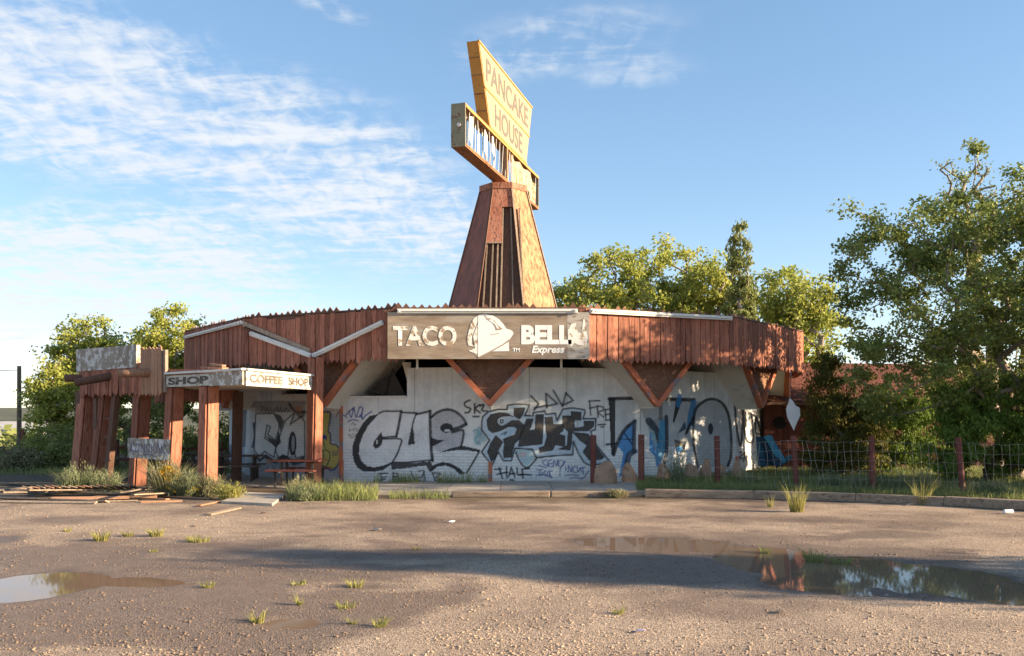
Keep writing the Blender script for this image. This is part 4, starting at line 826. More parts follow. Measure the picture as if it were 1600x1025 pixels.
for p in (lpt(297) + Vector((.25, 3.1, 0)), lpt(185) + Vector((.2, 3.2, 0))): MB().beam(p, p + Vector((.06, 0, 2.7)), .22, .22, up=LN).build('rear_post', MAT['dark_board'], can)
# board fascia of the canopy, front and back rows
fas = [board_mesh('fascia_board', .165, .92 + d, .03, MAT['red_board'], point=.08, seed=9 + d * 100) for d in (0, .03, -.04)]
tall = board_mesh('fascia_board', .165, 1.34, .03, MAT['bleached_board'], point=.07, top_point=.06, seed=4)
def lm(p, tilt=0.0, lean=0.0):
    x = -LD; y = -LN; return Matrix(((x.x, y.x, 0, p.x), (x.y, y.y, 0, p.y), (0, 0, 1, p.z), (0, 0, 0, 1))) @ Matrix.Rotation(lean, 4, 'X') @ Matrix.Rotation(tilt, 4, 'Y')
A, B = lpt(126), lpt(256); LL = (B - A).length
rail = MB().beam(A + Vector((0, 0, 2.95)) - LN * .05, B + Vector((0, 0, 2.95)) - LN * .05, .06, .3).build('fascia_rail', MAT['dark_board'], can)
nb = int(LL / .178)
for i in range(nb):
    p = A.lerp(B, (i + .5) / nb)
    inst('fascia_board', fas[i % 3], lm(p + Vector((0, 0, 3.46 + rnd.uniform(-.02, .02) + (.0 if i < nb * .78 else .0))) + LN * .01, rnd.uniform(-.03, .05) + .02, rnd.uniform(-.02, .02)), rail)
    if i > nb * .76: inst('fascia_board', tall, lm(p + Vector((0, 0, 3.86 + rnd.uniform(-.03, .03))) + LN * .045, rnd.uniform(-.02, .02)), rail)
bo = Vector((1.3, 2.3, 0)); rail2 = MB().beam(A + bo + Vector((0, 0, 2.95)), B + bo + Vector((0, 0, 2.95)), .06, .3).build('fascia_rail', MAT['dark_board'], can)
for i in range(nb): inst('fascia_board', fas[(i + 1) % 3], lm(A.lerp(B, (i + .5) / nb) + bo + Vector((0, 0, 3.3)) - LN * .05, rnd.uniform(-.03, .05)), rail2)
MB().prism([q + Vector((0, 0, 3.0)) for q in (A, B, B + bo, A + bo)], (0, 0, .08)).build('canopy_deck', MAT['dark_board'], can)
for q in (lpt(253, .03), lpt(259, .0)): MB().beam(q + Vector((0, 0, 2.6)), q + Vector((0, 0, 3.75)), .09, .09, up=LN).build('upright', MAT['grey_wood'], can)
# peeling white panel on top of the boards
q0, q1 = lpt(119, .06), lpt(213, .06)
MB().prism([q0 + Vector((0, 0, 3.32)), q1 + Vector((0, 0, 3.33)), q1 + Vector((0, 0, 3.96)), q0 + Vector((0, 0, 3.99))], -LN * .12).build('peeling_panel', MAT['peeling_panel'], can)
MB().beam(lpt(216) + Vector((0, 0, 3.3)), lpt(214) + Vector((0, 0, 3.95)), .07, .05, up=LN).build('upright', MAT['bleached_board'], can)
for px, py, ln, mm, ang in ((172, 588, .95, 'dark_board', -.42), (236, 582, .85, 'bleached_board', -.1), (127, 591, .45, 'dark_board', 0)):
    s = lpt(px, .02); z = HC + (YH - py) / FPX * s.y; d = (LN * .8 + LD * .55 + Vector((0, 0, ang * .5))).normalized(); p = Vector((s.x, s.y, z))
    MB().tube([p - d * .4, p + d * ln * .5, p + d * ln], [.12, .115, .105], 12).build('roof_log', MAT[mm], can, True)
# planks lying on the canopy roof
for (pa, pb, off, z, w) in ((266, 322, -.35, 3.17, .26), (268, 345, -.15, 3.13, .16), (318, 352, -.5, 3.2, .2), (330, 350, -.2, 3.24, .12), (290, 338, -.9, 3.2, .2)):
    MB().beam(lpt(pa, off) + Vector((0, 0, z + .06)), lpt(pb, off) + Vector((0, 0, z)), w, .05).build('loose_plank', MAT['red_board' if pa < 280 else 'bleached_board'], can)
# small graffiti board across two posts
q0, q1 = lpt(201, .22), lpt(266, .22); gb = thing('graffiti_board', q0, 'small pale board with purple scrawl fixed across two canopy posts', 'board')
za, zb_ = HC - (715 - YH) / FPX * q0.y, HC - (684 - YH) / FPX * q0.y
MB().prism([q0 + Vector((0, 0, za)), q1 + Vector((0, 0, za - .02)), q1 + Vector((0, 0, zb_ - .02)), q0 + Vector((0, 0, zb_))], LN * .03).build('panel', MAT['peeling_panel'], gb)
ink = bpy.data.materials.new('purple_ink'); ink.use_nodes = True; ink.node_tree.nodes['Principled BSDF'].inputs['Base Color'].default_value = (.09, .06, .17, 1)
g8 = []
for q in (((.06, .3), (.1, .75), (.1, .35), (.2, .35)), ((.22, .7), (.2, .35), (.28, .32), (.3, .7), (.22, .72)), ((.33, .3), (.34, .75), (.42, .3), (.43, .75)), ((.55, .7), (.46, .68), (.48, .5), (.55, .4), (.47, .3)), ((.58, .7), (.6, .3)), ((.66, .7), (.59, .5), (.68, .28)), ((.7, .3), (.74, .75), (.79, .3)), ((.82, .75), (.82, .3)), ((.9, .7), (.82, .5), (.92, .28)), ((.3, .15), (.5, .22), (.7, .12)), ((.15, .85), (.16, .6)), ((.88, .85), (.92, .6))):
    mm_ = MB(); w = .028
    for (a, b), (c, d) in zip(q[:-1], q[1:]):
        A_ = q0.lerp(q1, a) + Vector((0, 0, za + (zb_ - za) * b)) + LN * .033; B_ = q0.lerp(q1, c) + Vector((0, 0, za + (zb_ - za) * d)) + LN * .033
        mm_.beam(A_, B_, .004, w, up=LN.cross(B_ - A_))
    mm_.build('scrawl', ink, gb)

# ------------------------------------------------------------------ walks, kerbs, verge
def flat(name, pts, z, th, m, label, kind='structure'):
    o = MB().prism([Vector((p.x, p.y, z - th)) for p in pts], (0, 0, th)).build(name, m); tag(o, label, kind=kind); return o
# walk in front of the wall, as separate cast slabs
wk = bpy.data.objects.new('walkway', None); C.objects.link(wk); tag(wk, 'pale concrete walkway along the graffiti wall', kind='structure')
xs = np.linspace(-4.3, 3.7, 7)
for x0, x1 in zip(xs[:-1], xs[1:]):
    o = MB().box(((x0 + x1) / 2, 23.95, .05), (x1 - x0 - .015, 3.5, .10)).build('slab', MAT['concrete'], wk)
flat('patio', [Vector((-9.6, 26.6, 0)), Vector((-4.35, 22.9, 0)), Vector((-4.35, 27.0, 0)), Vector((-8.2, 31, 0)), Vector((-11.5, 31, 0))], .03, .06, MAT['concrete'], 'dim concrete patio under the canopy')
flat('ramp_slab', [G(345, 787), G(425, 791), G(446, 776), G(385, 772)], .06, .08, MAT['concrete'], 'pale cracked concrete ramp slab in front of the canopy')
def kerb_run(cols, name, m, w, h, label, seglen=2.4):
    pts = [G(px, py) for px, py in cols]; k = bpy.data.objects.new(name, None); C.objects.link(k); tag(k, label, kind='structure')
    for a, b in zip(pts[:-1], pts[1:]):
        n = max(1, round((b - a).length / seglen))
        for i in range(n):
            p, q = a.lerp(b, i / n), a.lerp(b, (i + 1) / n); d = (q - p).normalized() * .008
            dz = rnd.uniform(-.012, .012); bm = MB(); bm.beam(p + d + Vector((0, .11, h / 2 + dz)), q - d + Vector((0, .11, h / 2 + dz + rnd.uniform(-.01, .01))), w, h)
            o = bm.build('kerb_piece', m, k); mod = o.modifiers.new('bevel', 'BEVEL'); mod.width = .03; mod.segments = 3
kerb_run([(705, 777), (860, 777), (1005, 777)], 'timber_kerb', MAT['timber_kerb'], .26, .15, 'dark weathered timber kerb in front of the walkway', 3.0)
kerb_run([(1008, 777.5), (1180, 780), (1340, 785), (1480, 791), (1680, 802)], 'kerb', MAT['timber_kerb'], .28, .20, 'curved weathered kerb running to the right edge', 2.6)
vp = [G(1003, 773), G(1180, 776), G(1340, 780), G(1480, 785), G(1680, 795), Vector((26, 17.5, 0)), Vector((30, 45, 0)), Vector((9, 45, 0)), Vector((9.2, 33, 0)), Vector((7.2, 29.4, 0)), Vector((3.75, 26.55, 0)), Vector((3.75, 22.6, 0))]
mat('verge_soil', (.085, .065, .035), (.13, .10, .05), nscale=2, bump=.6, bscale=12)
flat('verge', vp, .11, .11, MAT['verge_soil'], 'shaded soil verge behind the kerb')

# ------------------------------------------------------------------ wire fence
fp_ = [(927, 680, 24.9, 0), (1002, 679, 24.2, 0), (1120, 681, 24.1, -.03), (1239, 681, 23.2, -.10), (1362, 681, 22.3, -.03), (1497, 684, 21.6, -.12), (1640, 684, 20.9, 0)]
fence = thing('wire_fence', Vector((6, 23, 0)), 'sagging wire mesh fence on red posts along the kerb', 'fence')
tops = []
for i, (px, py, Y, ln) in enumerate(fp_):
    top_ = P(px, py, Y); base = Vector((top_.x + (-ln if ln else 0), Y, .08)); w = .17 if i < 2 else .15
    o = MB().tube([base, base.lerp(top_, .5), top_], w / 2, 8).build('post', MAT['fence_red'], fence); tops.append((base, top_))
for i in range(1, len(tops) - 1):
    (b0, t0), (b1, t1) = tops[i], tops[i + 1]; m = MB(); L = (t1 - t0).length; nv = int(L / .17)
    f = Vector((0, -.085, 0))
    def wp(s, v, i=i): 
        sag = -.06 * math.sin(math.pi * s) * v; return (b0.lerp(t0, v * .9 + .02)).lerp(b1.lerp(t1, v * .9 + .02), s) + f + Vector((.02 * math.sin(9 * v + s * 30 + i), .03 * math.sin(s * 14 + v * 5), sag + .012 * math.sin(s * 25 + v * 11)))
    for v in (.05, .22, .40, .60, .80, 1.0): m.tube([wp(s / 14, v) for s in range(15)], .0042, 3, False)
    for s in range(1, nv): m.tube([wp(s / nv + .012 * math.sin(v * 7 + s * 2.1), v) for v in (.05, .22, .40, .60, .80, 1.0)], .0038, 3, False)
    m.build('wire_mesh', MAT['wire'], fence)

# ------------------------------------------------------------------ foliage generators
def leaf_mesh(name, ctr, tone, size, m, up=0.0, aspect=.55, seed=0):
    r = np.random.default_rng(seed); n = len(ctr)
    a = r.normal(size=(n, 3)); a[:, 2] += up * 2.2; a /= np.linalg.norm(a, axis=1)[:, None] + 1e-9
    b = np.cross(a, r.normal(size=(n, 3))); b /= np.linalg.norm(b, axis=1)[:, None] + 1e-9
    l = (size * (.6 + .8 * r.random(n)))[:, None]
    v = np.stack([ctr - a * l * .5, ctr + b * l * .5 * aspect - a * l * .06, ctr + a * l * .5, ctr - b * l * .5 * aspect - a * l * .06], 1).reshape(-1, 3)
    me = raw_mesh(name, v, np.arange(4 * n).reshape(-1, 4), m=m)
    at = me.attributes.new('tone', 'FLOAT', 'POINT'); at.data.foreach_set('value', np.repeat(np.clip(tone, 0, 1), 4).astype(np.float32))
    return me
def tree(name, label, base, blobs, ncl, nleaf, lsz, leafm, barkm, tr_r, fork, spread, seed, cat='tree', group=None, up=0.0, aspect=.55, lean=(0, 0), shell=.45, tipr=.012):
    r = np.random.default_rng(seed); base = Vector(base); T = thing(name, base, label, cat, group)
    bl = np.array(blobs, float); vol = bl[:, 3] * bl[:, 4] * bl[:, 5]; pick = r.choice(len(bl), ncl, p=vol / vol.sum())
    d = r.normal(size=(ncl, 3)); d /= np.linalg.norm(d, axis=1)[:, None]; rad = shell + (1 - shell) * r.random(ncl) ** .6
    cl = bl[pick, :3] + d * bl[pick, 3:] * rad[:, None]
    fk = np.array([base.x + lean[0], base.y + lean[1], base.z + fork]); nodes = [np.array(base), np.array(base) * .5 + fk * .5 + r.normal(size=3) * .06, fk]; par = [-1, 0, 1]
    order = np.argsort(np.linalg.norm(cl - fk, axis=1)); dist0 = [1e3, 1e3, 0.0]
    for i in order:
        p = cl[i]; df = np.linalg.norm(p - fk); nd = np.array(nodes); dd = np.linalg.norm(nd - p, axis=1) + .25 * np.array([0 if x > 100 else x for x in dist0]); dd[:2] = 1e9
        j = int(np.argmin(dd)); nodes.append(p); par.append(j); dist0.append(dist0[j] + np.linalg.norm(nd[j] - p))
    cnt = np.ones(len(nodes))
    for i in range(len(nodes) - 1, 0, -1): cnt[par[i]] += cnt[i]
    rr_ = np.maximum(tipr, tr_r * (cnt / cnt[0]) ** .52); m = MB()
    for i in range(1, len(nodes)):
        a, b = nodes[par[i]], nodes[i]; L = np.linalg.norm(b - a); mid = (a + b) / 2 + r.normal(size=3) * L * .09 + np.array([0, 0, L * .05])
        r0 = rr_[par[i]] if i < 3 else min(rr_[par[i]], rr_[i] * 1.5); m.tube([a, mid, b], [r0 * (1.25 if i == 1 else 1), (r0 + rr_[i]) / 2, rr_[i]], 6 if rr_[i] > .05 else 4, False)
    m.build('trunk', MAT[barkm], T, True)
    w = r.random(ncl) ** 1.2 + .25; k = r.choice(ncl, nleaf, p=w / w.sum()); sp = spread * (.55 + .9 * r.random(ncl))
    off = r.normal(size=(nleaf, 3)); off *= (1.75 * r.random(nleaf) ** .5 / (np.linalg.norm(off, axis=1) + 1e-9))[:, None] * sp[k][:, None] * np.array([1, 1, .66]); tw = r.random(nleaf) < .25
    pn = np.array([nodes[par[3 + int(np.where(order == c)[0][0])]] for c in range(ncl)]) if ncl < 900 else cl
    ctr = cl[k] + off; u = r.random(nleaf)[:, None]; ctr = np.where(tw[:, None], cl[k] * u + pn[k] * (1 - u) + off * .45, ctr)
    ctr[:, 2] = np.maximum(ctr[:, 2], base.z + .08)
    ct = r.random(ncl); tone = .6 * ct[k] + .4 * r.random(nleaf)
    me = leaf_mesh('crown', ctr, tone, lsz, MAT[leafm], up, aspect, seed + 1); o = bpy.data.objects.new('crown', me); C.objects.link(o); adopt(o, T)
    return T
def blades(P3, h, spread, wid, seed, bend=.35):
    r = np.random.default_rng(seed); n = len(P3); an = r.random(n) * 6.283; hh = h * (.3 + 1.0 * r.random(n) ** 1.6) * (.65 + .7 * fbm(P3[:, 0] * 3.1, P3[:, 1] * 3.1, 12)); s = spread * r.random(n) * hh
    tip = P3 + np.stack([np.cos(an) * s, np.sin(an) * s, hh * (1 - .25 * r.random(n))], -1); mid = P3 * .5 + tip * .5 + np.stack([-np.cos(an) * s * bend * .5, -np.sin(an) * s * bend * .5, hh * .1], -1)
    ph = r.random(n) * 3.14; sd = np.stack([np.cos(ph), np.sin(ph), np.zeros(n)], -1) * (wid * (.45 + .9 * r.random(n)))[:, None]
    v = np.stack([P3 - sd * .5, P3 + sd * .5, mid + sd * .42, mid - sd * .42, tip], 1).reshape(-1, 3); b = (np.arange(n) * 5)[:, None]
    return v, b + np.array([0, 1, 2, 3]), b + np.array([3, 2, 4])
def blade_obj(name, P3, h, spread, wid, m, seed, parent=None):
    v, q, t = blades(P3, h, spread, wid, seed); me = raw_mesh(name, v, q, t, m=m); at = me.attributes.new('tone', 'FLOAT', 'POINT')
    at.data.foreach_set('value', np.repeat(np.random.default_rng(seed).random(len(P3)), 5).astype(np.float32)); o = bpy.data.objects.new(name, me); C.objects.link(o)
    return adopt(o, parent) if parent else o
def disc(n, c, rx, ry, seed, z=None):
    r = np.random.default_rng(seed); a = r.random(n) * 6.283; q = r.random(n) ** .6; x = c[0] + np.cos(a) * q * rx; y = c[1] + np.sin(a) * q * ry
    return np.stack([x, y, np.full(n, z if z is not None else gz(c[0], c[1]) - .01)], -1)

# ------------------------------------------------------------------ trees
def bp(px, py, Y, rx, ry, rz): q = P(px, py, Y); return (q.x, q.y, q.z, rx, ry, rz)
tree('elm_tree', 'largest leafy tree at the right edge spreading over the verge', (14.9, 26.5, 0),
     [bp(1450, 480, 25.5, 2.6, 3.2, 2.2), bp(1560, 420, 26, 3.0, 3.4, 2.7), bp(1400, 390, 26, 1.9, 2.2, 1.3), bp(1340, 350, 26, 1.1, 1.4, .75), bp(1400, 560, 25, 1.5, 2, 1.1), bp(1405, 625, 26, 1.3, 1, .8), bp(1330, 545, 26.5, .6, .8, .6), bp(1520, 300, 26, 1.2, 1.4, 1.5), bp(1500, 560, 25.5, 2.4, 2.4, 1.4),
      bp(1650, 450, 26, 2.5, 3.4, 3.6), bp(1640, 540, 29.5, 2.0, 1.6, 2.0), bp(1760, 480, 23, 3.0, 3.4, 3.4), bp(1830, 420, 20.6, 2.6, 2.4, 3.0)], 700, 92000, .116, 'leaf_elm', 'bark', .27, 2.2, .28, 21, lean=(-.3, -.2))  # crown clumps out of view, added to throw shade on the facade
tree('ash_tree', 'thin half bare tree with pale twigs rising above the largest tree', (15.6, 29, 0), [bp(1510, 290, 28.5, .9, .9, 1.3), bp(1570, 330, 28.5, 1.2, 1.2, 1.2), bp(1480, 250, 28.5, .5, .5, .35)], 90, 1500, .09, 'leaf_olive', 'bark', .2, 5.0, .22, 33)
tree('elm_tree', 'leafy tree added to shade the red annex, behind the largest tree', (15.6, 31.6, 0), [(15.3, 31.4, 3.6, 1.6, 1.3, 1.5), (16.6, 31.2, 2.6, 1.5, 1.3, 1.5), (14.4, 31.6, 2.6, 1.0, 1.0, 1.1)], 120, 13000, .115, 'leaf_elm', 'bark', .14, 1.3, .28, 23)  # tree put in to keep the sun off the annex wall
cot = 'cottonwoods behind the restaurant'
for i, (px, py, Y, w, h, n, lab) in enumerate(((955, 440, 50, 2.6, 2.0, 8500, 'pale green cottonwood behind the roof just right of the tower'), (1050, 425, 52, 2.2, 2.6, 8500, 'tall rounded cottonwood behind the roof left of the poplar'),
                                   (1110, 450, 50, 1.6, 2.0, 5500, 'small cottonwood crown touching the left side of the poplar'), (1215, 465, 50, 2.0, 2.2, 8500, 'cottonwood right of the poplar above the roof corner'), (1262, 480, 48, 1.6, 1.8, 5500, 'rightmost cottonwood above the end of the red fascia'), (890, 465, 52, .8, 1.0, 1800, 'small leafy treetop beside the tower base'))):
    q = P(px, py, Y); b = [(q.x, q.y, q.z, w, w, h * .75), (q.x - w * .6, q.y, q.z - h * .6, w * .8, w, h * .6), (q.x + w * .55, q.y, q.z - h * .7, w * .8, w, h * .6), (q.x + w * .2, q.y, q.z + h * .55, w * .5, w * .5, h * .5), (q.x, q.y, q.z - h * 1.6, w * 1.1, w, h * .8)]
    tree('cottonwood_tree', lab, (q.x, q.y, gz(q.x, q.y)), b, 120, int(n * 1.5), .21, 'leaf_cotton', 'bark', .28, 3.4, .42, 50 + i, group=cot)
q = P(1157, 430, 47); tree('poplar_tree', 'narrow columnar poplar with dry tip rising above the roof', (q.x, q.y, 0), [(q.x, q.y, 5.5, .9, .9, 2.2), (q.x, q.y, 7.6, .8, .8, 1.6), (q.x, q.y, 9.0, .65, .65, 1.5), (q.x - .05, q.y, 10.2, .55, .55, 1.4), (q.x - .1, q.y, 11.2, .4, .4, 1.1)], 190, 13000, .17, 'leaf_poplar', 'bark', .2, 3.2, .2, 71, up=1.0)
lt = 'trees behind the canopy'
for i, (px, py, Y, w, h, n, lab) in enumerate(((135, 535, 38, 1.35, 1.5, 9000, 'yellow green cottonwood behind the peeling panel'), (265, 525, 37, 1.25, 1.4, 9000, 'bright cottonwood between the canopy and the red fascia'), (85, 600, 36, 1.0, 1.3, 5500, 'low leafy tree beside the telephone pole'), (200, 560, 39, 1.2, 1.4, 6000, 'cottonwood partly hidden behind the canopy boards'))):
    q = P(px, py, Y); b = [(q.x, q.y, q.z, w, w, h * .85), (q.x - w * .5, q.y, q.z - h * .7, w * .8, w, h * .8), (q.x + w * .5, q.y, q.z - h * .8, w * .85, w, h * .8), (q.x, q.y, q.z - h * 1.5, w * 1.1, w, h)]
    tree('cottonwood_tree', lab, (q.x, q.y, 0), b, 130, int(n * 1.7), .145, 'leaf_cotton', 'bark', .2, 1.6, .28, 80 + i, group=lt)
for i, (px, Y, w, z, n, mm, lab) in enumerate(((225, 35, 1.6, 1.3, 6000, 'leaf_olive', 'dim olive bush seen between the canopy posts'), (345, 36, 1.3, 1.3, 4500, 'leaf_olive', 'green bush behind the right canopy post'), (100, 34, 1.2, .8, 4000, 'leaf_olive', 'low olive bush left of the canopy'), (12, 33, 1.0, .5, 3000, 'dry_brush', 'dry yellow bush at the left edge'), (60, 40, 1.3, .7, 3000, 'leaf_olive', 'scrub bush in front of the far white house'))):
    q = P(px, 656, Y); tree('bush', lab, (q.x, q.y, 0), [(q.x, q.y, z, w, w, z), (q.x + w * .6, q.y, z * .7, w * .7, w, z * .7)], 50, n, .11, mm, 'bark_dark', .08, .3, .24, 100 + i, 'bush')
jn = 'evergreen bushes on the verge'
def juniper(px, Y, blobs, n, mm, lab, seed, lsz=.11):
    q = P(px, 656, Y); tree('juniper_bush', lab, (q.x, q.y, .1), [(q.x + a, q.y + b, c, d, e, f) for a, b, c, d, e, f in blobs], 170, n, lsz, mm, 'bark_dark', .12, .4, .19, seed, 'bush', up=.8, aspect=.32, shell=.3)
juniper(1316, 28.2, [(-.3, 0, 1.5, 1.0, 1, 1.6), (-.45, 0, 3.0, .6, .6, 1.3), (.5, -.2, 1.3, .9, .9, 1.3), (.7, 0, 2.6, .5, .6, .8)], 46000, 'juniper_rust', 'rust tinged evergreen bush beside the end of the restaurant', 201)
juniper(1545, 25.5, [(0, 0, 1.5, 1.9, 1.4, 1.5), (-.7, -.2, 2.0, 1.0, 1, 1.0), (.8, 0, 2.3, 1.2, 1, 1.0), (1.4, -.3, 1.3, 1.2, 1, 1.2), (-1.3, -.4, .9, .9, .9, .9)], 42000, 'juniper_green', 'broad green evergreen bush at the right edge behind the fence', 202)
juniper(1395, 29, [(0, 0, 1.6, 1.3, 1, 1.7), (1.2, .2, 1.3, 1.1, 1, 1.4), (-1.0, 0, 1.3, .9, .8, 1.4)], 34000, 'juniper_green', 'dark shaded evergreen bush between the two larger evergreens', 203, .10)
juniper(1720, 24, [(0, 0, 1.6, 1.8, 1.6, 1.8)], 16000, 'juniper_green', 'evergreen bush beyond the right edge of the fence', 204)
# trees beyond the right edge whose shade falls across the lot
tree('cottonwood_tree', 'tall tree standing beyond the right edge of the lot', (19.5, 7.2, 0), [(19.5, 7.5, 3.4, 2.2, 1.5, 2.4), (20, 7.3, 5.0, 1.7, 1.0, 1.8), (17.8, 7.7, 2.2, 1.5, 1.5, 1.7), (19.5, 7.4, 6.4, 1.0, .6, .9)], 220, 30000, .17, 'leaf_elm', 'bark', .3, 1.2, .42, 301)
tree('cottonwood_tree', 'second tree standing beyond the right edge near the kerb', (25.5, 18.5, 0), [(25.5, 18.6, 5.2, 2.6, 2.2, 2.6), (24.4, 20.6, 6.0, 2.4, 2.0, 2.4), (24.5, 21.0, 3.2, 2.0, 1.6, 2.0)], 200, 22000, .17, 'leaf_elm', 'bark', .3, 2.0, .45, 302)

# ------------------------------------------------------------------ annex behind the evergreens, far land, houses
ax = thing('red_annex', (11, 33, 0), 'low dark red board building with rusty shingle roof behind the evergreen bushes', 'building')
A0, A1 = Vector((9.35, 33.2, 0)), Vector((19.5, 34.5, 0)); ad = (A1 - A0).normalized(); an = Vector((ad.y, -ad.x, 0))
core = MB().prism([A0, A1, A1 + Vector((0, 0, 2.55)), A0 + Vector((0, 0, 2.55))], -an * 5).build('wall', MAT['dark_board'], ax)
ab = board_mesh('wall_board', .22, 2.5, .03, MAT['annex_board'], point=0.001, seed=2); na = int((A1 - A0).length / .235)
for i in range(na):
    p = A0 + ad * (.235 * (i + .5)) + Vector((0, 0, 2.55)); inst('wall_board', ab, Matrix(((ad.x, -an.x, 0, p.x), (ad.y, -an.y, 0, p.y), (0, 0, 1, p.z), (0, 0, 0, 1))), core)
q = A0 + ad * .55 + an * .05 + Vector((0, 0, 1.75)); MB().tube([q, q + an * .06], .24, 14).build('vent_hole', MAT['hole_dark'], ax)  # solid disc, the dark of the hole is its colour
rf = MB().prism([A0 + an * .6 - ad * .3 + Vector((0, 0, 2.5)), A1 + an * .6 + Vector((0, 0, 2.5)), A1 - an * 2.5 + Vector((0, 0, 4.1)), A0 - an * 2.5 - ad * .3 + Vector((0, 0, 4.1))], (0, 0, -.1)).build('roof', MAT['dark_board'], ax)
rv = ((-an * 3.1) + Vector((0, 0, 1.6))); sm = MB()
for r_ in range(12):
    x = 0.0
    while x < (A1 - A0).length + .2:
        w = rnd.uniform(.22, .36); c = A0 + an * .6 - ad * .3 + Vector((0, 0, 2.5)) + rv * (r_ / 12) + ad * x; h = rv / 12 * 1.12; up = Vector((0, 0, .035))
        sm.prism([c + up, c + ad * (w - .02) + up, c + ad * (w - .02) + h + up * .4, c + h + up * .4], (0, 0, .02)); x += w
tag(sm.build('shingle_courses', MAT['red_roof'], rf), kind='stuff')
# hills on the horizon
n = 160; hx = np.linspace(-3200, 3200, n); top = 3 + 20 * fbm(hx * .0022, hx * 0 + 3, 5) + 4 * fbm(hx * .02, hx * 0, 8); rows = []
for f, (yy, k) in enumerate(((900, -.6), (1150, .35), (1500, .8), (1900, 1.0), (2300, .3))): rows.append(np.stack([hx, np.full(n, yy) + 60 * np.sin(hx * .003 + f), np.where(k < 0, -9.0, top * k * 1.6 - 4)], -1))
v = np.concatenate(rows); i = np.arange(4 * (n - 1)); a = (i // (n - 1)) * n + i % (n - 1)
o = bpy.data.objects.new('hills', raw_mesh('hills', v, np.stack([a, a + 1, a + n + 1, a + n], 1), m=MAT['hill'], smooth=True)); C.objects.link(o); tag(o, 'low scrubby hills on the horizon', kind='structure')
# scrub over the far flats
r_ = np.random.default_rng(404); m_ = 3200; Y = 46 + 260 * r_.random(m_) ** 1.5; X = (r_.random(m_) - .5) * 1.7 * Y - .2 * Y; cz = ground_h(X, Y); k = np.repeat(np.arange(m_), 16); s = (.35 + .8 * r_.random(m_))[k]
ctr = np.stack([X[k], Y[k], cz[k] + s * .5], -1) + r_.normal(size=(len(k), 3)) * np.stack([s * .7, s * .7, s * .4], -1)
o = bpy.data.objects.new('scrub', leaf_mesh('scrub', ctr, (r_.random(m_)[k] * .7 + .3 * r_.random(len(k))), .5, MAT['leaf_olive'], .2, .7, 5)); C.objects.link(o); tag(o, 'olive scrub covering the flats behind the site', 'scrub', kind='stuff')
def far_house(px, Y, w, d, h, rh, lab, zoff):
    q = P(px, 656, Y); z = gz(q.x, Y) + zoff; h_ = thing('far_house', (q.x, Y, z), lab, 'house'); b = Vector((q.x, Y, z))
    MB().box(b + Vector((0, 0, h / 2)), (w, d, h)).build('wall', MAT['house_white'], h_)
    e = .3; MB().prism([b + Vector((-w / 2 - e, -d / 2 - e, h)), b + Vector((-w / 2 - e, d / 2 + e, h)), b + Vector((-w / 2 - e, 0, h + rh))], (w + 2 * e, 0, 0)).build('roof', MAT['house_roof'], h_)
    for i in range(3):
        f = MB().box(b + Vector((-w / 2 + w * (i + .5) / 3, -d / 2 - .03, h * .55)), (w * .13, .06, h * .32)).build('window', MAT['house_white'], h_); MB().box(b + Vector((-w / 2 + w * (i + .5) / 3, -d / 2 - .07, h * .55)), (w * .11, .03, h * .27)).build('pane', MAT['window_dark'], f)
far_house(8, 105, 4.6, 5, 1.9, .9, 'white far house half hidden at the left edge', .3); far_house(55, 100, 3.2, 4, 1.7, .8, 'white far house just right of the telephone pole', .4)
# telephone pole, wire and rail fence on the left
tp = thing('telephone_pole', G(30, 722), 'thin dark telephone pole at the far left', 'pole'); b = G(30, 722); MB().tube([b, b + Vector((0, 0, P(30, 572, b.y).z))], [.11, .085], 10).build('shaft', MAT['pole_wood'], tp)
w0 = b + Vector((0, 0, P(30, 578, b.y).z)); MB().tube([w0 + Vector((-t_ * 2.2, t_ * .4, .02 * t_ * t_ - .06 * t_)) for t_ in range(8)], .012, 4).build('cable', MAT['iron'], tp)
rfn = thing('rail_fence', G(180, 735), 'dark red post and rail fence behind the canopy', 'fence'); rp = []
for px, py0, py1 in ((37, 671, 722), (95, 688, 728), (182, 687, 731), (258, 690, 731), (346, 691, 730), (420, 690, 730)):
    Y = HC * FPX / (py1 - YH); t0 = P(px, py0, Y); MB().tube([Vector((t0.x, Y, -.02)), t0], .11, 8).build('post', MAT['fence_red'], rfn); rp.append(t0)
for a, b in zip(rp[1:-1], rp[2:]):
    for dz in (.28, .75): MB().beam(a + Vector((0, -.02, -dz)), b + Vector((0, -.02, -dz)), .06, .13).build('rail', MAT['fence_red'], rfn)
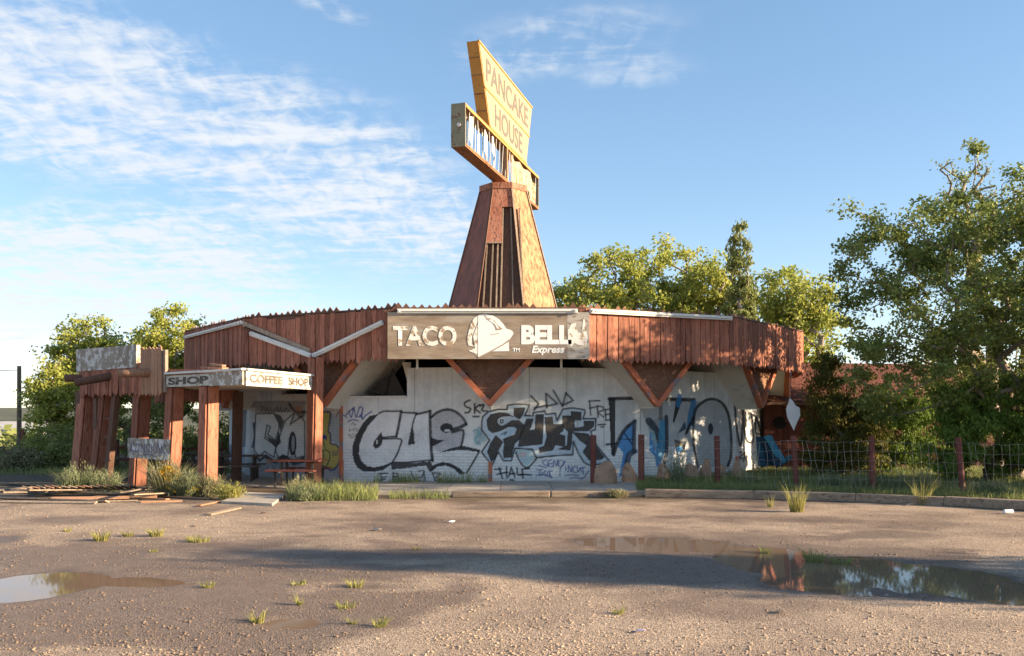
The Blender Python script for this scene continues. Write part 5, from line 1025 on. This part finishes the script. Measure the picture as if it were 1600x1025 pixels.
# ------------------------------------------------------------------ rocks by the wall
def rock(px, Y, w, h, lab, seed):
    q = P(px, 656, Y); bm = bmesh.new(); bmesh.ops.create_icosphere(bm, subdivisions=2, radius=1); r = random.Random(seed); ax_ = [Vector((r.gauss(0, 1), r.gauss(0, 1), r.gauss(0, 1))).normalized() for _ in range(9)]; lim = [r.uniform(.55, .9) for _ in ax_]
    for v in bm.verts:
        for a, l in zip(ax_, lim):
            d = v.co.dot(a)
            if d > l: v.co -= a * (d - l)
        v.co = Vector((v.co.x * w / 2 * 1.15, v.co.y * w * .42, max(-.25, v.co.z) * h * 1.2))
    me = bpy.data.meshes.new('rock'); bm.to_mesh(me); bm.free(); me.materials.append(MAT['rock']); o = inst('rock', me, Matrix.Translation((q.x, Y, .1 + h * .1))); tag(o, lab, 'rock', 'rocks along the wall')
for i, a in enumerate(((945, 24.8, .62, .62, 'large pointed tan rock beside the first red fence post'), (984, 25.6, .45, .5, 'rock leaning on the wall left of the second red post'), (1036, 25.6, .50, .42, 'rounded rock lit by sun right of the second red post'), (1081, 26.6, .40, .55, 'tall grey rock under the big round letter'), (1102, 26.8, .38, .52, 'rock touching the tall grey rock by the wall'), (1126, 27, .36, .46, 'rock behind the third fence post'), (1150, 27.6, .34, .42, 'small sunlit rock at the foot of the red wall post'))): rock(*a, seed=i + 5)
# blue boards leaning on the end of the wall
for i, (p, q, w, lab) in enumerate((((1188, 683), (1192, 728), .30, 'dark blue board leaning upright on the wall end'), ((1194, 683), (1208, 727), .30, 'blue board leaning beside the wall end, second in the heap'), ((1199, 681), (1224, 724), .24, 'bright turquoise board leaning at the steepest slant'), ((1212, 727), (1236, 714), .16, 'turquoise board lying low in the leaning heap'), ((1205, 700), (1216, 728), .3, 'darkest blue board under the turquoise ones'))):
    a, b = P(p[0], p[1], 30.2 - i * .1), P(q[0], q[1], 29.3 - i * .12); o = MB().beam(a, b, w, .04, up=(0, -1, .2)).build('blue_board', MAT['blue_paint' if i in (2, 3) else 'blue_dark']); tag(o, lab, 'board', 'blue boards leaning by the wall')
# torn white petal of cladding hanging from the last roof fold
pq = tr(1180, 560, 3.81); Yp = 28.3
pts = [P(x, y, Yp) for x, y in pq((205, 235), (225, 255), (240, 280), (265, 295), (268, 340), (245, 390), (230, 430), (215, 400), (190, 350), (183, 300), (195, 270))]
pet = thing('hanging_panel', pts[6], 'pale leaf shaped panel hanging point down at the end of the restaurant', 'panel'); MB().prism(pts, (.02, .05, 0)).build('panel', MAT['plastic_white'], pet)
MB().beam(P(1234, 622, Yp), P(1236, 578, 28.6), .05, .05).build('strap', MAT['orange_trim'], pet)
# ------------------------------------------------------------------ picnic tables in the shade of the canopy
def picnic(px, py, Y, top_m, lab, L=1.7, rot=0.1, zt=.74):
    q = P(px, 656, Y); t = thing('picnic_table', (q.x, Y, .03), lab, 'table', 'picnic tables under the canopy'); M = Matrix.Rotation(rot, 3, 'Z'); b = Vector((q.x, Y, .03))
    for y in (-.3, -.1, .1, .3): MB().box(b + M @ Vector((0, y, zt)), (L, .185, .04), M).build('top_plank', MAT[top_m], t)
    for s in (-1, 1):
        MB().box(b + M @ Vector((0, s * .72, .45)), (L, .26, .04), M).build('bench', MAT[top_m], t)
        for e in (-.55, .55):
            MB().beam(b + M @ Vector((e * L / 1.7, s * .2, 0)), b + M @ Vector((e * L / 1.7, s * .2, zt - .02)), .06, .06, up=(0, 1, 0)).build('leg', MAT['iron'], t); MB().beam(b + M @ Vector((e * L / 1.7, s * .22, .40)), b + M @ Vector((e * L / 1.7, s * .8, .41)), .05, .05).build('bench_arm', MAT['iron'], t)
            MB().beam(b + M @ Vector((e * L / 1.7, s * .72, 0)), b + M @ Vector((e * L / 1.7, s * .72, .42)), .05, .05, up=(0, 1, 0)).build('leg', MAT['iron'], t)
picnic(372, 735, 27.2, 'table_dark', 'dark picnic table at the far end of the shaded patio', 1.5, .15); picnic(468, 740, 25.0, 'table_red', 'dull red picnic table beside the canopy post', 1.35, -.1, .70); picnic(325, 735, 29, 'table_dark', 'dark picnic table behind the right canopy post', 1.4, .3)
# ------------------------------------------------------------------ fallen boards in front of the canopy
pl = random.Random(17)
PLANK_LABELS = ['long plank along the front of the board heap at the left edge', 'plank across the top middle of the board heap', 'wide plank slanting up to the right over the board heap', 'short plank at the upper left of the board heap', 'plank reaching out of the right front of the board heap', 'plank at the right end of the heap pointing to the flowering bush',
    'broad plank end sticking up steeply from the heap of fallen boards', 'short wide plank under the one sticking up from the heap', 'thin plank lying flat in front of the middle of the heap', 'frontmost thin plank of the heap at the left edge', 'plank at the back left of the heap beside the sagebrush', 'short plank tilted steeply at the back of the heap', 'grey plank lying apart behind the heap on the left', 'short thin plank lying flat right of the heap below the flowering bush',
    'small plank touching the left corner of the ramp slab', 'loose plank on the open gravel below the ramp slab', 'plank at the left edge just behind the heap', 'thin plank lying on the ground under the canopy bushes']
for i, (x0, y0, x1, y1, w, z) in enumerate(((0, 781, 168, 786, .16, .03), (20, 774, 190, 776, .17, .14), (45, 779, 228, 771, .19, .19), (5, 776, 120, 771, .15, .10), (80, 783, 245, 779, .15, .05), (150, 778, 262, 782, .14, .03), (196, 783, 242, 768, .24, .20), (206, 783, 262, 777, .16, .12), (110, 787, 215, 784, .13, .02), (0, 786, 150, 788, .12, .02), (-10, 770, 60, 764, .14, .05), (70, 775, 108, 762, .13, .12), (0, 757, 95, 762, .14, .03), (220, 786, 285, 784, .12, .02), (310, 792, 345, 785, .1, .02), (326, 806, 374, 795, .1, .02), (-5, 767, 110, 775, .15, .07), (240, 776, 330, 781, .11, .02))):
    a, b = G(x0, y0), G(x1, y1); a.z = z + .01; b.z = z * pl.uniform(.4, 1.1) + .015; o = MB().beam(a, b, w, .03, up=(pl.uniform(-.2, .2), pl.uniform(-.3, .3), 1)).build('fallen_plank', MAT[pl.choice(('grey_wood', 'bleached_board', 'grey_wood', 'grey_wood'))])
    lab = PLANK_LABELS[i]
    tag(o, lab, 'plank', 'fallen planks')
cl = thing('fallen_shingles', G(130, 776), 'strip of overlapping broken boards lying on the plank heap', 'debris')
for i in range(15):
    p = G(48 + i * 11.5, 777 - i * .25); MB().box(p + Vector((0, 0, .20)), (.20, .42, .022), Matrix.Rotation(.22, 3, 'Y') @ Matrix.Rotation(pl.uniform(-.2, .2), 3, 'Z') @ Matrix.Rotation(-.3, 3, 'X')).build('slat', MAT[pl.choice(('grey_wood', 'bleached_board'))], cl)
# ------------------------------------------------------------------ bushes and grass
def shrub(px, py, w, h, n, mm, lab, seed, flower=0, lean=.8, cat='bush', group=None):
    q = G(px, py); t = thing('shrub' if cat == 'bush' else 'grass_tuft', q, lab, cat, group); q.z = gz(q.x, q.y)
    r = np.random.default_rng(seed); P3 = disc(n, q, w * .30, w * .25, seed, q.z); blade_obj('stems', P3, h, lean, .012 if cat == 'bush' else .010, MAT[mm], seed, t)
    if cat == 'bush':
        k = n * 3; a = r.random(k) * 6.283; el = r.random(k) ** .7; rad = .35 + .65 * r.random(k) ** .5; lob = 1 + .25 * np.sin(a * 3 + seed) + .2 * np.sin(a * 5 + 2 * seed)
        c = np.stack([q.x + np.cos(a) * np.sqrt(1 - el ** 2) * rad * w / 2 * lob, q.y + np.sin(a) * np.sqrt(1 - el ** 2) * rad * w * .42 * lob, q.z + .04 + el * rad * h * .92 * lob], -1)
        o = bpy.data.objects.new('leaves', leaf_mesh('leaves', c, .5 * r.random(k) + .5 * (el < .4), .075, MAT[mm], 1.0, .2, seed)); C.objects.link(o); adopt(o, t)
        if flower:
            a = r.random(flower) * 6.283; el = .3 + .7 * r.random(flower); c = np.stack([q.x + np.cos(a) * np.sqrt(1 - el ** 2) * w * .5, q.y - np.abs(np.sin(a)) * np.sqrt(1 - el ** 2) * w * .4, q.z + el * h * .85], -1); c = c[(np.sin(c[:, 0] * 9) + np.sin(c[:, 2] * 11 + 1)) > .1]
            o = bpy.data.objects.new('flowers', leaf_mesh('flowers', c, r.random(len(c)), .075, MAT['yellow_flower'], 0, .9, seed)); C.objects.link(o); adopt(o, t); o['kind'] = 'stuff'
shrub(120, 770, 1.1, .66, 900, 'sage', 'grey green sagebrush at the left foot of the canopy', 1); shrub(165, 770, .9, .5, 500, 'sage', 'low sagebrush in front of the bare dark post', 2); shrub(262, 776, .9, .85, 1000, 'dry_brush', 'bush with yellow flowers between the canopy posts', 3, 900); shrub(295, 777, .75, .55, 800, 'sage', 'grey sagebrush right of the yellow flowers', 4, 120)
shrub(327, 777, .6, .5, 700, 'dry_brush', 'pale dry brush at the foot of the right canopy post', 5); shrub(358, 781, .65, .35, 600, 'grass_lot', 'bright grass clump left of the ramp slab', 6); shrub(476, 782, .9, .30, 700, 'sage', 'low rounded weed clump right of the ramp slab', 7); shrub(468, 778, .7, .45, 400, 'dry_brush', 'pale weeds at the foot of the beam post', 8)
shrub(60, 728, 1.8, .7, 900, 'sage', 'sagebrush between the rail fence and the telephone pole', 9); shrub(15, 732, 1.6, .45, 700, 'sage', 'low sagebrush at the far left edge', 10); shrub(150, 735, 1.7, .6, 800, 'sage', 'sagebrush behind the leaning canopy posts', 11); shrub(1057, 764, .55, 1.0, 260, 'sage', 'tall thin weed in front of the blue graffiti', 12, lean=.35)
for i_, (px_, py_, w_, h_, lab_) in enumerate(((1296, 768, .8, .45, 'grey green weed clump right of the first leaning fence post'), (1345, 771, 1.0, .5, 'sagebrush clump just left of the fourth mesh fence post'), (1400, 772, .9, .42, 'low sagebrush between the two rightmost fence posts'), (1442, 774, .8, .55, 'taller sagebrush behind the sparse grass at the kerb'), (1545, 779, 1.0, .4, 'weed clump right of the last fence post in view'), (1170, 762, .8, .35, 'weed clump behind the fence near the wall end'))): shrub(px_, py_, w_, h_, 420, 'sage', lab_, 820 + i_)
shrub(962, 778, .5, .16, 300, 'dry_brush', 'low yellow weed growing at the timber kerb', 13)
shrub(1245, 800, .45, .55, 260, 'grass_lot', 'tall bright grass tuft in front of the kerb', 14, cat='grass', lean=.45); shrub(1203, 792, .22, .3, 60, 'grass_lot', 'small weed left of the tall bright tuft', 15, cat='grass'); shrub(1442, 789, .5, .6, 130, 'grass_lot', 'sparse tall grass growing against the kerb near the right', 16, cat='grass', lean=.6)
tg = 'grass tufts in the lot'
for i, (px, py, w, h, n, lab) in enumerate(((158, 845, .34, .17, 150, 'round grass tuft left of the other tufts near the damp edge'), (200, 838, .26, .10, 90, 'second small tuft from the left near the damp edge'), (245, 838, .36, .14, 140, 'bright tuft third from the left near the damp edge'), (310, 846, .55, .10, 160, 'flat spreading dry tuft right of the bright ones'), (105, 831, .2, .08, 40, 'tiny tuft farthest left near the dry gravel'), (240, 862, .16, .05, 40, 'tiny low tuft below the bright one'), (324, 918, .22, .07, 60, 'small tuft right of the left puddle'), (466, 914, .26, .06, 50, 'flat dry tuft in the middle left of the lot'), (555, 917, .26, .09, 70, 'tuft right of the flat dry one'), (468, 946, .1, .13, 30, 'thin upright tuft above the small puddle'), (402, 972, .18, .13, 60, 'yellow tuft at the left end of the small puddle'), (540, 950, .3, .07, 60, 'dry sprawling tuft right of the small puddle'), (592, 980, .18, .13, 36, 'spiky tuft lower right of the small puddle'), (551, 975, .12, .08, 24, 'tiny tuft touching the right end of the small puddle'), (965, 959, .18, .07, 50, 'lone small tuft in the near centre of the lot'), (1272, 876, .30, .10, 160, 'green tuft standing in the large puddle'), (1315, 879, .34, .07, 90, 'low weeds beside the tuft in the large puddle'), (1195, 863, .18, .06, 50, 'tiny clump at the upper edge of the large puddle'), (650, 858, .2, .06, 30, 'faint tuft in the shade band'))):
    shrub(px, py, w * 1.0, h * (1.0 if i not in (15, 16, 17) else 2.2), int(n * 1.3), 'grass_lot' if i not in (15, 16, 17) else 'grass_green', lab, 600 + i, cat='grass', group=tg, lean=1.1)
def grass_area(name, n, fx, h, mm, seed, lab, wid=.012, lean=.7):
    P3 = fx(np.random.default_rng(seed), n); tag(blade_obj(name, P3, h, lean, wid, MAT[mm], seed), lab, 'grass', kind='stuff')
def verge_pts(r, n):
    u = 995 + 690 * r.random(n); t_ = r.random(n) ** 1.25; y0 = np.interp(u, [995, 1180, 1340, 1480, 1690], [774, 777, 781, 786, 797]); yf = HC * FPX / (y0 - YH) + .32; Y = yf + (np.interp(u, [995, 1150, 1200, 1690], [26.3, 28.5, 32, 33]) - yf) * t_; X = (u - 800) / FPX * Y
    keep = fbm(X * 1.3, Y * 1.3, 88) + .25 * r.random(n) > .44; return np.stack([X, Y, np.full(n, .10)], -1)[keep]
grass_area('verge_grass', 52000, verge_pts, .17, 'grass_green', 701, 'green grass and weeds growing on the verge behind the kerb', .016, .8)
grass_area('verge_weeds', 5000, lambda r, n: (lambda q: q[(fbm(q[:, 0] * .9, q[:, 1] * .9, 99) > .50)])(verge_pts(r, n)), .36, 'sage', 702, 'taller grey green weeds among the verge grass', .02, .6)
def strip(x0, x1, y0, y1):
    def f(r, n):
        u = x0 + (x1 - x0) * r.random(n); v = y0 + (y1 - y0) * r.random(n); Y = HC * FPX / (v - YH); X = (u - 800) / FPX * Y; k = fbm(X * 2.2, Y * 2, 66) + .2 * r.random(n) > .46; return np.stack([X, Y, np.full(n, .0)], -1)[k]
    return f
grass_area('wall_grass', 2300, strip(450, 590, 766, 783), .38, 'grass_green', 703, 'tall green grass at the left end of the walkway', .017, .8)
grass_area('wall_grass', 1000, lambda r, n: (lambda q: q[fbm(q[:, 0] * 2.5, q[:, 1], 4) > .42])(np.stack([-3.9 + 3.2 * r.random(n), 24.95 + .45 * r.random(n), np.full(n, .09)], -1)), .36, 'grass_green', 704, 'green grass growing at the foot of the large black letters', .012, .5)
grass_area('kerb_grass', 800, strip(608, 702, 774, 780), .22, 'grass_green', 705, 'low green grass in front of the walkway', .012, .8)
grass_area('side_grass', 9000, strip(-40, 480, 724, 742), .20, 'grass_green', 706, 'grass and weeds behind the canopy on the left', .03, .8)
# ------------------------------------------------------------------ litter
cp = G(1577, 803); o = MB().tube([cp + Vector((-.10, 0, .045)), cp + Vector((.07, .02, .04))], [.042, .052], 12).build('paper_cup', MAT['plastic_white']); tag(o, 'white paper cup lying by the kerb at the right', 'cup')
def scrap(px, py, s, mm, lab, seed, name='litter_scrap'):
    q = G(px, py); r = random.Random(seed); m = MB(); pts = [q + Vector((math.cos(k) * s * r.uniform(.6, 1), math.sin(k) * s * r.uniform(.6, 1), .012 + r.uniform(0, s * .35))) for k in (0, 1, 2, 3, 4, 5.2)]; c = q + Vector((0, 0, .015 + s * .3)); m.poly(pts + [c], [(i, (i + 1) % 6, 6) for i in range(6)]); o = m.build(name, MAT[mm]); x = o.modifiers.new('s', 'SOLIDIFY'); x.thickness = .004; tag(o, lab, 'litter')
scrap(1001, 989, .07, 'wrapper', 'crumpled purple wrapper in the near centre of the lot', 1); scrap(1353, 776, .16, 'dry_brush', 'yellowish block resting against the kerb', 2); scrap(1220, 958, .07, 'grey_wood', 'brown wood chip below the large puddle', 3); scrap(590, 829, .10, 'plywood_grey', 'pale flat scrap in the centre left of the lot', 4); scrap(705, 817, .09, 'plastic_white', 'white paper strip near the centre of the lot', 5); scrap(412, 803, .08, 'dark_board', 'dark clod on the gravel below the ramp slab', 6); scrap(1420, 790, .12, 'stone', 'flat pale stone by the kerb near the sparse tall grass', 7); scrap(305, 823, .07, 'grey_wood', 'small wood scrap left of centre on the dry gravel', 8)
